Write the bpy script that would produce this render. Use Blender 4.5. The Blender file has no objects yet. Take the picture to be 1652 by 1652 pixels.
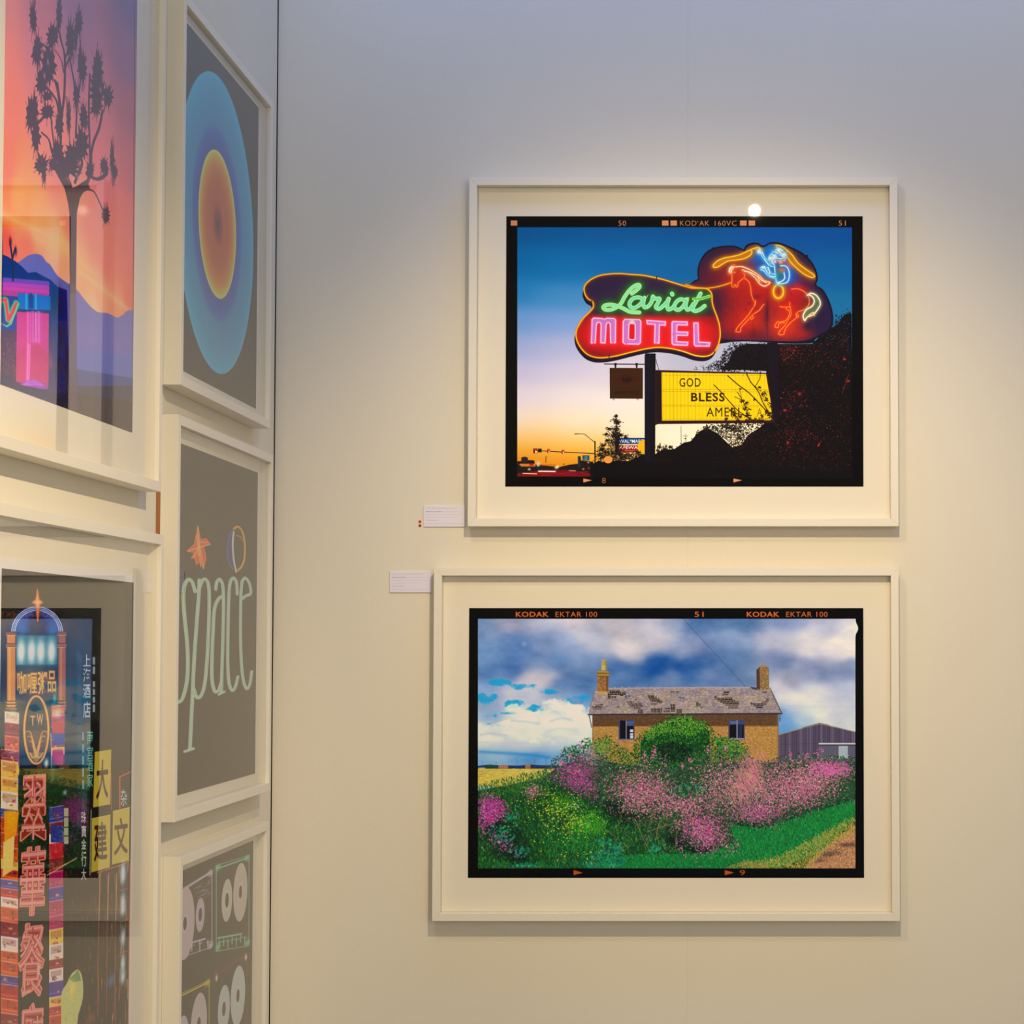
import bpy, bmesh, math, random
import numpy as np
from mathutils import Vector

C = bpy.context.scene.collection
scene = bpy.context.scene

# ------------------------------------------------------------------ camera
EYE = 1.55                                   # eye height above the floor
PITCH = math.radians(2.2)
FPX = 3100 * math.cos(PITCH)                 # focal length for a 1652 px frame
CX, CY = 1146.0, 1041 - FPX * math.tan(PITCH)
cam_data = bpy.data.cameras.new('camera')
cam = bpy.data.objects.new('camera', cam_data)
C.objects.link(cam)
cam.location = (0, 0, EYE)
cam.rotation_euler = (math.pi / 2 + PITCH, 0, 0)
cam_data.sensor_width = 36
cam_data.lens = 36 * FPX / 1652
cam_data.shift_x = (826 - CX) / 1652
cam_data.shift_y = (CY - 826) / 1652
cam_data.clip_start = 0.05
scene.camera = cam

# ------------------------------------------------------------------ colour management
scene.view_settings.view_transform = 'Standard'
scene.view_settings.look = 'None'
scene.view_settings.gamma = 1
scene.view_settings.use_curve_mapping = False
scene.view_settings.exposure = 0.0

# ------------------------------------------------------------------ world: the dim hall around the booth
world = bpy.data.worlds.new('exhibition_hall')
scene.world = world
world.use_nodes = True
bg = world.node_tree.nodes['Background']
bg.inputs[0].default_value = (0.88, 0.92, 1.0, 1)
bg.inputs[1].default_value = 0.285


# ------------------------------------------------------------------ lamps
def spot(name, loc, aim, power, color, size, blend, radius=0.03):
    d = bpy.data.lights.new(name, 'SPOT')
    d.energy = power
    d.color = color
    d.spot_size = math.radians(size)
    d.spot_blend = blend
    d.shadow_soft_size = radius
    o = bpy.data.objects.new(name, d)
    C.objects.link(o)
    o.location = loc
    o.rotation_euler = (Vector(aim) - Vector(loc)).to_track_quat('-Z', 'Y').to_euler()
    return o


def area(name, loc, aim, power, color, sx, sy):
    d = bpy.data.lights.new(name, 'AREA')
    d.shape = 'RECTANGLE'
    d.size, d.size_y = sx, sy
    d.energy = power
    d.color = color
    o = bpy.data.objects.new(name, d)
    C.objects.link(o)
    o.location = loc
    o.rotation_euler = (Vector(aim) - Vector(loc)).to_track_quat('-Z', 'Y').to_euler()
    return o


WARM = (1.0, 0.80, 0.53)
spot('picture_spotlight', (0.117, 1.91, 2.70), (-0.0, 3.5, 1.45), 84, WARM, 66, 1.0, 0.0125)
spot('second_spotlight', (-0.60, 1.80, 3.25), (0.10, 3.5, 1.62), 42, WARM, 52, 1.0, 0.09)
spot('wall_spotlight', (0.50, 1.30, 2.72), (-0.797, 2.22, 1.56), 128, WARM, 54, 1.0, 0.02)
area('added_fill_light', (1.8, -1.5, 2.1), (0.0, 3.5, 1.5), 42, (1.0, 0.84, 0.64), 1.8, 1.8)  # unseen warm fill added behind the camera to soften the frame shadows
area('blue_hall_light', (0.1, 2.9, 3.55), (0.1, 3.5, 2.9), 15, (0.14, 0.34, 1.0), 2.4, 0.3)

# ------------------------------------------------------------------ materials
def new_mat(name):
    m = bpy.data.materials.new(name)
    m.use_nodes = True
    nt = m.node_tree
    return m, nt, nt.nodes['Principled BSDF']


def painted(name, rgb, rough=0.6, bump=0.0, scale=200.0, var=0.03, spec=0.3):
    m, nt, p = new_mat(name)
    N, K = nt.nodes, nt.links
    tc = N.new('ShaderNodeTexCoord')
    no = N.new('ShaderNodeTexNoise')
    no.inputs['Scale'].default_value = 3.0
    no.inputs['Detail'].default_value = 5
    K.new(tc.outputs['Object'], no.inputs['Vector'])
    mx = N.new('ShaderNodeMix')
    mx.data_type = 'RGBA'
    mx.inputs[6].default_value = (*[c * (1 - var) for c in rgb], 1)
    mx.inputs[7].default_value = (*[min(1, c * (1 + var)) for c in rgb], 1)
    K.new(no.outputs['Fac'], mx.inputs[0])
    K.new(mx.outputs[2], p.inputs['Base Color'])
    p.inputs['Roughness'].default_value = rough
    p.inputs['Specular IOR Level'].default_value = spec
    if bump:
        n2 = N.new('ShaderNodeTexNoise')
        n2.inputs['Scale'].default_value = scale
        n2.inputs['Detail'].default_value = 3
        K.new(tc.outputs['Object'], n2.inputs['Vector'])
        b = N.new('ShaderNodeBump')
        b.inputs['Strength'].default_value = bump
        b.inputs['Distance'].default_value = 0.001
        K.new(n2.outputs['Fac'], b.inputs['Height'])
        K.new(b.outputs[0], p.inputs['Normal'])
    return m


M_wall = painted('cream_wall_paint', (0.74, 0.685, 0.55), 0.8, 0.25, 260, 0.02, 0.15)
M_frame = painted('white_lacquer', (0.79, 0.735, 0.60), 0.42, 0.06, 90, 0.015, 0.35)
M_mount = painted('white_mount_board', (0.80, 0.745, 0.61), 0.9, 0.05, 700, 0.01, 0.1)
M_raw = painted('raw_wood_edge', (0.36, 0.14, 0.06), 0.85, 0.5, 500, 0.45, 0.1)
M_floor = painted('grey_hall_floor', (0.60, 0.58, 0.55), 0.7, 0.1, 120, 0.08, 0.3)
M_dark = painted('dark_batten', (0.10, 0.075, 0.05), 0.9)
M_red = painted('red_sticker', (0.62, 0.03, 0.03), 0.4)
M_red2 = painted('brown_red_sticker', (0.30, 0.05, 0.02), 0.4)
M_track = painted('black_track_paint', (0.02, 0.02, 0.02), 0.4)


def glass_material():
    """Thin picture glazing: clear, mirror-like at grazing angles."""
    m = bpy.data.materials.new('picture_glass')
    m.use_nodes = True
    nt = m.node_tree
    N, K = nt.nodes, nt.links
    N.clear()
    out = N.new('ShaderNodeOutputMaterial')
    tr = N.new('ShaderNodeBsdfTransparent')
    gl = N.new('ShaderNodeBsdfGlossy')
    gl.inputs['Roughness'].default_value = 0.015
    mix = N.new('ShaderNodeMixShader')
    lw = N.new('ShaderNodeLayerWeight')
    lw.inputs['Blend'].default_value = 0.5
    pw = N.new('ShaderNodeMath')
    pw.operation = 'POWER'
    pw.inputs[1].default_value = 3.4
    K.new(lw.outputs['Facing'], pw.inputs[0])
    mr = N.new('ShaderNodeMapRange')
    mr.inputs['To Min'].default_value = 0.015
    mr.inputs['To Max'].default_value = 1.0
    K.new(pw.outputs[0], mr.inputs['Value'])
    K.new(mr.outputs[0], mix.inputs[0])
    K.new(tr.outputs[0], mix.inputs[1])
    K.new(gl.outputs[0], mix.inputs[2])
    K.new(mix.outputs[0], out.inputs[0])
    return m


M_glass = glass_material()


# ------------------------------------------------------------------ object helpers
def link(name, bm, mat, parent=None, bevel=0.0, loc=None, smooth=False):
    bmesh.ops.recalc_face_normals(bm, faces=bm.faces)
    me = bpy.data.meshes.new(name)
    bm.to_mesh(me)
    bm.free()
    me.materials.append(mat)
    o = bpy.data.objects.new(name, me)
    C.objects.link(o)
    if loc:
        o.location = loc
    if parent:
        o.parent = parent
    if smooth:
        for p in me.polygons:
            p.use_smooth = True
    if bevel:
        md = o.modifiers.new('bevel', 'BEVEL')
        md.width = bevel
        md.segments = 2
        md.limit_method = 'ANGLE'
        md.harden_normals = False
    return o


def box(bm, x0, x1, y0, y1, z0, z1):
    v = [bm.verts.new(p) for p in ((x0, y0, z0), (x1, y0, z0), (x1, y1, z0), (x0, y1, z0),
                                   (x0, y0, z1), (x1, y0, z1), (x1, y1, z1), (x0, y1, z1))]
    for f in ((0, 1, 2, 3), (4, 5, 6, 7), (0, 1, 5, 4), (1, 2, 6, 5), (2, 3, 7, 6), (3, 0, 4, 7)):
        bm.faces.new([v[i] for i in f])


def box_obj(name, dims, mat, parent=None, bevel=0.0):
    bm = bmesh.new()
    box(bm, *dims)
    return link(name, bm, mat, parent, bevel)


def thing(name, label, cat, loc, rz=0.0, group=None):
    o = bpy.data.objects.new(name, None)
    C.objects.link(o)
    o.empty_display_size = 0.1
    o.location = loc
    o.rotation_euler = (0, 0, rz)
    o['label'] = label
    o['category'] = cat
    if group:
        o['group'] = group
    return o


# ------------------------------------------------------------------ the booth
WX, WY = -0.797, 3.5                         # left wall face, back wall face
WT = 3.05                                    # wall top


def structure(o):
    o['kind'] = 'structure'
    return o


fl = structure(box_obj('floor', (-3.0, 4.0, -2.5, 3.6, -0.1, 0.0), M_floor))
wb = structure(box_obj('wall_back', (-1.0, 3.2, 3.512, 3.56, 0.0, WT), M_dark))
box_obj('wall_panel', (WX + 0.0006, -0.04125, WY, 3.5118, 0.0, WT), M_wall, wb, 0.00025)
box_obj('wall_panel', (-0.04120, 1.18, WY, 3.5118, 0.0, WT), M_wall, wb, 0.00025)
box_obj('wall_panel', (1.18005, 3.2, WY, 3.5118, 0.0, WT), M_wall, wb, 0.00025)
wl = structure(box_obj('wall_left', (WX - 0.06, WX - 0.0125, -2.4, 3.488, 0.0, WT), M_dark))
box_obj('wall_panel', (WX - 0.0122, WX, 2.1, 3.4943, 0.0, WT), M_wall, wl, 0.0005)
box_obj('wall_panel', (WX - 0.0122, WX, 0.88, 2.0992, 0.0, WT), M_wall, wl, 0.0005)
box_obj('wall_panel', (WX - 0.0122, WX, -2.4, 0.8792, 0.0, WT), M_wall, wl, 0.0005)


# ------------------------------------------------------------------ painting the flat prints
def plane_point(px, py, wall):
    """A point of the photograph's frame -> (distance along the wall, height above the eye) on the sheet."""
    px = np.asarray(px, float)
    py = np.asarray(py, float)
    a = (px - CX) / FPX
    b = (CY - py) / FPX
    dy = math.cos(PITCH) - b * math.sin(PITCH)
    dz = math.sin(PITCH) + b * math.cos(PITCH)
    if wall == 'back':
        t = 3.487 / dy
        return t * a, t * dz
    t = -0.784 / np.minimum(a, -1e-3)
    return t * dy, t * dz


def resize(a, h, w):
    """Bilinear resampling of a coarse grid (h0,w0[,c]) to (h,w[,c])."""
    h0, w0 = a.shape[:2]
    y = np.linspace(0, h0 - 1, h)
    x = np.linspace(0, w0 - 1, w)
    yi = np.minimum(y.astype(int), h0 - 2)
    xi = np.minimum(x.astype(int), w0 - 2)
    fy = (y - yi)
    fx = (x - xi)
    fy = fy * fy * (3 - 2 * fy)
    fx = fx * fx * (3 - 2 * fx)
    if a.ndim == 3:
        fy, fx = fy[:, None, None], fx[None, :, None]
    else:
        fy, fx = fy[:, None], fx[None, :]
    p = a[yi][:, xi] * (1 - fx) + a[yi][:, xi + 1] * fx
    q = a[yi + 1][:, xi] * (1 - fx) + a[yi + 1][:, xi + 1] * fx
    return p * (1 - fy) + q * fy


def lin_resize(a, h, w):
    h0, w0 = a.shape[:2]
    y = np.linspace(0, h0 - 1, h)
    x = np.linspace(0, w0 - 1, w)
    yi = np.minimum(y.astype(int), h0 - 2)
    xi = np.minimum(x.astype(int), w0 - 2)
    fy = (y - yi)[:, None, None]
    fx = (x - xi)[None, :, None]
    p = a[yi][:, xi] * (1 - fx) + a[yi][:, xi + 1] * fx
    q = a[yi + 1][:, xi] * (1 - fx) + a[yi + 1][:, xi + 1] * fx
    return p * (1 - fy) + q * fy


def fbm(h, w, cell, octs, seed, gain=0.5, stretch=1.0):
    """Fractal noise in 0..1; cell = size in pixels of the coarsest blobs (stretch widens them)."""
    rng = np.random.RandomState(seed)
    out = np.zeros((h, w))
    amp = tot = 0.0
    amp = 1.0
    for o in range(octs):
        c = max(cell / 2 ** o, 1.0)
        gh, gw = max(2, int(h / c) + 2), max(2, int(w / (c * stretch)) + 2)
        if gh > h or gw > w:
            out += amp * rng.rand(h, w)
        else:
            out += amp * resize(rng.rand(gh, gw), h, w)
        tot += amp
        amp *= gain
    return out / tot


def curve(pts, closed=False, n=8):
    """Catmull-Rom spline through the points."""
    P = np.array(pts, float)
    if len(P) < 3:
        return P
    if closed:
        P = np.vstack([P[-1], P, P[0], P[1]])
    else:
        P = np.vstack([2 * P[0] - P[1], P, 2 * P[-1] - P[-2]])
    out = []
    t = np.linspace(0, 1, n, endpoint=False)[:, None]
    for i in range(1, len(P) - 2):
        a, b, c, d = P[i - 1:i + 3]
        out.append(0.5 * (2 * b + (c - a) * t + (2 * a - 5 * b + 4 * c - d) * t ** 2 + (3 * b - a - 3 * c + d) * t ** 3))
    out.append(P[-2][None])
    return np.vstack(out)


def crop(ox, oy, k):
    """Coordinates read off an enlarged detail at (ox, oy) with k frame px per detail px."""
    def f(*pts):
        a = np.array(pts, float).reshape(-1, 2)
        return a * k + (ox, oy)
    return f


_glyphs = {}


def glyph_edges(text, bold=0.0, shear=0.0, spacing=1.0):
    """Triangle edges and outline of a line of lettering, normalised to the unit box (x right, y down)."""
    key = (text, bold, shear, spacing)
    if key in _glyphs:
        return _glyphs[key]
    cu = bpy.data.curves.new('lettering', 'FONT')
    cu.body = text
    cu.offset = bold
    cu.shear = shear
    cu.space_character = spacing
    cu.resolution_u = 3
    ob = bpy.data.objects.new('lettering', cu)
    C.objects.link(ob)
    bpy.context.view_layer.update()
    dg = bpy.context.evaluated_depsgraph_get()
    me = bpy.data.meshes.new_from_object(ob.evaluated_get(dg))
    me.calc_loop_triangles()
    v = np.array([x.co[:2] for x in me.vertices])
    tri = np.array([t.vertices[:] for t in me.loop_triangles])
    used = v[np.unique(tri)]
    lo, hi = used.min(0), used.max(0)
    u = (v - lo) / (hi - lo)
    u[:, 1] = 1 - u[:, 1]
    t = u[tri]
    area = (t[:, 1, 0] - t[:, 0, 0]) * (t[:, 2, 1] - t[:, 0, 1]) - (t[:, 2, 0] - t[:, 0, 0]) * (t[:, 1, 1] - t[:, 0, 1])
    t[area < 0] = t[area < 0][:, ::-1]
    cnt = {}
    for k, i in enumerate(tri):
        for a, b in ((i[0], i[1]), (i[1], i[2]), (i[2], i[0])):
            q = (min(a, b), max(a, b))
            cnt[q] = cnt.get(q, 0) + 1
    rim = np.array([q for q, n in cnt.items() if n == 1])
    E = (np.stack([t, np.roll(t, -1, 1)], 2).reshape(-1, 2, 2), np.stack([u[rim[:, 0]], u[rim[:, 1]]], 1))
    bpy.data.objects.remove(ob)
    bpy.data.curves.remove(cu)
    bpy.data.meshes.remove(me)
    _glyphs[key] = E
    return E


class Canvas:
    def __init__(self, rect, res, wall):
        self.r, self.res, self.wall = rect, res, wall
        self.w = int(round((rect[1] - rect[0]) * res))
        self.h = int(round((rect[3] - rect[2]) * res))
        self.a = np.zeros((self.h, self.w, 3))
        self.mask = None                          # optional stencil
        # canvas px per frame px, measured vertically in the middle of the sheet
        d = math.hypot(3.487, 0) if wall == 'back' else (rect[0] + rect[1]) / 2
        self.s = res * d / FPX
        # a sheet seen edge-on squeezes widths: strokes are drawn as the sheet shows them
        self.ax = 1.0 if wall == 'back' else d / 0.784

    def T(self, pts):
        pts = np.asarray(pts, float).reshape(-1, 2)
        u, v = plane_point(pts[:, 0], pts[:, 1], self.wall)
        return np.stack([(u - self.r[0]) * self.res, (self.r[3] - v) * self.res], 1)

    # -- coverage of a set of closed outlines given as edges in canvas px
    def cover(self, E, winding=False):
        SS = 4
        E = E.reshape(-1, 4)
        x0, y0, x1, y1 = E.T
        fl = y0 > y1
        way = np.where(fl, -1.0, 1.0)
        x0, x1 = np.where(fl, x1, x0), np.where(fl, x0, x1)
        y0, y1 = np.where(fl, y1, y0), np.where(fl, y0, y1)
        r0 = int(max(0, math.floor(y0.min()))) if len(E) else 0
        r1 = int(min(self.h, math.ceil(y1.max()) + 1))
        c0 = int(max(0, math.floor(min(x0.min(), x1.min()))))
        c1 = int(min(self.w, math.ceil(max(x0.max(), x1.max())) + 1))
        if r1 <= r0 or c1 <= c0:
            return None
        a = np.ceil(np.clip((y0 - r0) * SS - 0.5, 0, (r1 - r0) * SS)).astype(int)
        b = np.ceil(np.clip((y1 - r0) * SS - 0.5, 0, (r1 - r0) * SS)).astype(int)
        n = b - a
        k = n > 0
        if not k.any():
            return None
        idx = np.repeat(np.nonzero(k)[0], n[k])
        start = np.repeat(np.cumsum(n[k]) - n[k], n[k])
        sub = a[idx] + np.arange(len(idx)) - start
        ys = r0 + (sub + 0.5) / SS
        xs = x0[idx] + (x1[idx] - x0[idx]) * (ys - y0[idx]) / (y1[idx] - y0[idx]) - c0
        o = np.lexsort((xs, sub))
        sub, xs = sub[o], xs[o]
        way = way[idx][o]
        W = c1 - c0
        xs = np.clip(xs, 0, W)
        sign = way if winding else np.where(np.arange(len(xs)) % 2 == 0, 1.0, -1.0)
        row = sub // SS
        acc = np.zeros((r1 - r0, W + 2))
        xi = xs.astype(int)
        fr = xs - xi
        np.add.at(acc, (row, xi), sign * (1 - fr))
        np.add.at(acc, (row, xi + 1), sign * fr)
        cov = np.clip(np.abs(np.cumsum(acc, 1)[:, :W]) / SS, 0, 1)
        return (slice(r0, r1), slice(c0, c1)), cov

    def put(self, sl, cov, color, alpha=1.0, add=False):
        if self.mask is not None:
            cov = cov * self.mask[sl]
        c = cov[..., None] * alpha
        if isinstance(color, np.ndarray) and color.ndim == 3:
            col = color[sl] if color.shape[:2] == (self.h, self.w) else color
        else:
            col = np.array(color, float)
        if add:
            self.a[sl] = self.a[sl] + c * col
        else:
            self.a[sl] = self.a[sl] * (1 - c) + c * col

    def ring(self, pts):
        p = self.T(pts)
        return np.stack([p, np.roll(p, -1, 0)], 1)

    def poly(self, pts, color, alpha=1.0, holes=()):
        E = [self.ring(pts)] + [self.ring(h) for h in holes]
        r = self.cover(np.concatenate(E).reshape(-1, 4))
        if r:
            self.put(*r, color, alpha)

    def polys(self, rings, color, alpha=1.0):
        r = self.cover(np.concatenate([self.ring(h) for h in rings]).reshape(-1, 4))
        if r:
            self.put(*r, color, alpha)

    def poly_mask(self, pts):
        m = np.zeros((self.h, self.w))
        r = self.cover(self.ring(pts).reshape(-1, 4))
        if r:
            m[r[0]] = r[1]
        return m

    def rect(self, x0, y0, x1, y1, color, alpha=1.0):
        self.poly(np.array([(x0, y0), (x1, y0), (x1, y1), (x0, y1)], float), color, alpha)

    def dist(self, lines, reach):
        """Distance to polylines (canvas px high), only where it is below reach."""
        ax_ = self.ax
        rx = reach * ax_
        P = np.concatenate(lines)
        c0 = int(max(0, P[:, 0].min() - rx - 2)); c1 = int(min(self.w, P[:, 0].max() + rx + 3))
        r0 = int(max(0, P[:, 1].min() - reach - 2)); r1 = int(min(self.h, P[:, 1].max() + reach + 3))
        if c1 <= c0 or r1 <= r0:
            return None
        D = np.full((r1 - r0, c1 - c0), 1e9)
        for L in lines:
            if len(L) == 1:
                L = np.vstack([L, L + 0.01])
            for (ax, ay), (bx, by) in zip(L[:-1], L[1:]):
                u0 = max(c0, int(min(ax, bx) - rx - 1)); u1 = min(c1, int(max(ax, bx) + rx + 2))
                v0 = max(r0, int(min(ay, by) - reach - 1)); v1 = min(r1, int(max(ay, by) + reach + 2))
                if u1 <= u0 or v1 <= v0:
                    continue
                X = (np.arange(u0, u1)[None, :] + 0.5 - ax) / ax_
                Y = np.arange(v0, v1)[:, None] + 0.5 - ay
                dx, dy = (bx - ax) / ax_, by - ay
                q = dx * dx + dy * dy + 1e-9
                t = np.clip((X * dx + Y * dy) / q, 0, 1)
                d = np.sqrt((X - t * dx) ** 2 + (Y - t * dy) ** 2)
                s = (slice(v0 - r0, v1 - r0), slice(u0 - c0, u1 - c0))
                D[s] = np.minimum(D[s], d)
        return (slice(r0, r1), slice(c0, c1)), D

    def stroke(self, lines, width, color, alpha=1.0, glow=0.0, gcolor=None, galpha=0.6):
        """lines: one polyline or a list of them in frame px; width, glow in frame px."""
        if not isinstance(lines, list):
            lines = [lines]
        L = [self.T(l) for l in lines]
        hw = width * self.s / 2
        g = glow * self.s
        r = self.dist(L, hw + 3 * g + 1.5)
        if not r:
            return
        sl, D = r
        if glow:
            e = np.exp(-(np.maximum(D - hw * .5, 0) / g) ** 1.3)
            e[D > hw + 3 * g] = 0
            self.put(sl, e, gcolor, galpha)
        if width:
            self.put(sl, np.clip(hw + 0.5 - D, 0, 1), color, alpha)

    def blob(self, x, y, rx, ry, color, alpha=1.0, hard=0.0):
        """Soft gaussian patch at a frame point; radii in frame px (vertical scale)."""
        p = self.T([(x, y)])[0]
        q = self.T([(x + rx, y)])[0]
        ax = abs(q[0] - p[0]) + 1e-6
        ay = ry * self.s
        c0 = int(max(0, p[0] - 2.6 * ax)); c1 = int(min(self.w, p[0] + 2.6 * ax + 1))
        r0 = int(max(0, p[1] - 2.6 * ay)); r1 = int(min(self.h, p[1] + 2.6 * ay + 1))
        if c1 <= c0 or r1 <= r0:
            return
        X = (np.arange(c0, c1)[None, :] + .5 - p[0]) / ax
        Y = (np.arange(r0, r1)[:, None] + .5 - p[1]) / ay
        d = X * X + Y * Y
        e = np.clip((1 - np.sqrt(d)) * ay, 0, 1) if hard else np.exp(-d * 1.1) - 0.0006
        self.put((slice(r0, r1), slice(c0, c1)), np.clip(e, 0, 1), color, alpha)

    def dabs(self, xy, size, aspect, angle, colors, alpha=1.0):
        """Many small elliptical brush dabs; xy in frame px, size = half length in frame px."""
        P = self.T(xy)
        n = len(P)
        size = np.broadcast_to(np.asarray(size, float), n) * self.s
        aspect = np.broadcast_to(np.asarray(aspect, float), n)
        angle = np.broadcast_to(np.asarray(angle, float), n)
        colors = np.broadcast_to(np.asarray(colors, float), (n, 3))
        alpha = np.broadcast_to(np.asarray(alpha, float), n)
        ca, sa = np.cos(angle), np.sin(angle)
        A, W, H, M = self.a, self.w, self.h, self.mask
        for i in range(n):
            x, y = P[i]
            a = size[i]
            b = max(a * aspect[i], 0.55)
            R = int(a + 1.5)
            c0, c1, r0, r1 = int(x) - R, int(x) + R + 1, int(y) - R, int(y) + R + 1
            if c0 < 0: c0 = 0
            if r0 < 0: r0 = 0
            if c1 > W: c1 = W
            if r1 > H: r1 = H
            if c1 <= c0 or r1 <= r0:
                continue
            X = np.arange(c0, c1)[None, :] + .5 - x
            Y = np.arange(r0, r1)[:, None] + .5 - y
            u = (X * ca[i] + Y * sa[i]) / a
            v = (Y * ca[i] - X * sa[i]) / b
            m = np.clip((1.0 - np.sqrt(u * u + v * v)) * b + .5, 0, 1) * alpha[i]
            if M is not None:
                m = m * M[r0:r1, c0:c1]
            m = m[..., None]
            A[r0:r1, c0:c1] = A[r0:r1, c0:c1] * (1 - m) + m * colors[i]

    def text(self, s, x0, y0, x1, y1, color, alpha=1.0, bold=0.0, shear=0.0, spacing=1.0, quad=None, glow=0, gcolor=None, outline=0, ocolor=None):
        """Lettering fitted to a box (or to four corners tl, tr, br, bl) in frame px."""
        E = glyph_edges(s, bold, shear, spacing)
        if quad is None:
            quad = [(x0, y0), (x1, y0), (x1, y1), (x0, y1)]
        tl, tr, br, bl = [np.array(q, float) for q in quad]

        def place(p):
            p = p.reshape(-1, 2)
            u, v = p[:, :1], p[:, 1:]
            return self.T((tl * (1 - u) + tr * u) * (1 - v) + (bl * (1 - u) + br * u) * v)
        if glow or outline:
            r = self.dist([k for k in place(E[1]).reshape(-1, 2, 2)], (glow * 3 + outline) * self.s + 2)
            if r:
                if glow:
                    self.put(r[0], np.exp(-(r[1] / (glow * self.s)) ** 1.4) * (r[1] < 1e8), gcolor, .7)
                if outline:
                    self.put(r[0], np.clip(outline * self.s - r[1] + .5, 0, 1), ocolor)
        r = self.cover(place(E[0]).reshape(-1, 4), True)
        if r:
            self.put(*r, color, alpha)

    def colour_field(self, samples, power=2.5, warp=0.0, seed=1, cell=60, soft=3.0, wide=1.0):
        """Smooth colour field through scattered samples ((x, y), rgb); frame px."""
        gh, gw = 90, 120
        P = self.T([s[0] for s in samples])
        Cc = np.array([s[1] for s in samples], float)
        Y, X = np.mgrid[0:gh, 0:gw].astype(float)
        X = X * (self.w - 1) / (gw - 1)
        Y = Y * (self.h - 1) / (gh - 1)
        if warp:
            X = X + (fbm(gh, gw, cell / 8, 4, seed) - .5) * warp * self.s * 2
            Y = Y + (fbm(gh, gw, cell / 8, 4, seed + 1) - .5) * warp * self.s * 2
        num = np.zeros((gh, gw, 3))
        den = np.zeros((gh, gw, 1))
        for p, c in zip(P, Cc):
            w = 1 / ((((X - p[0]) / wide) ** 2 + (Y - p[1]) ** 2 + (soft * self.s) ** 2) ** (power / 2))
            num += w[..., None] * c
            den += w[..., None]
        return lin_resize(num / den, self.h, self.w)


def jitter(rng, n, box):
    return np.stack([rng.uniform(box[0], box[2], n), rng.uniform(box[1], box[3], n)], 1)


def inside(pts, poly):
    x, y = pts[:, 0], pts[:, 1]
    P = np.asarray(poly, float)
    Q = np.roll(P, -1, 0)
    c = np.zeros(len(pts), bool)
    for (ax, ay), (bx, by) in zip(P, Q):
        if ay != by:
            k = ((ay > y) != (by > y)) & (x < (bx - ax) * (y - ay) / (by - ay) + ax)
            c ^= k
    return c


def pick(rng, cols, n, var=14):
    c = np.array(cols, float)[rng.randint(0, len(cols), n)]
    return np.clip(c * rng.uniform(.85, 1.12, (n, 1)) + rng.normal(0, var, (n, 3)), 0, 255)


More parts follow.
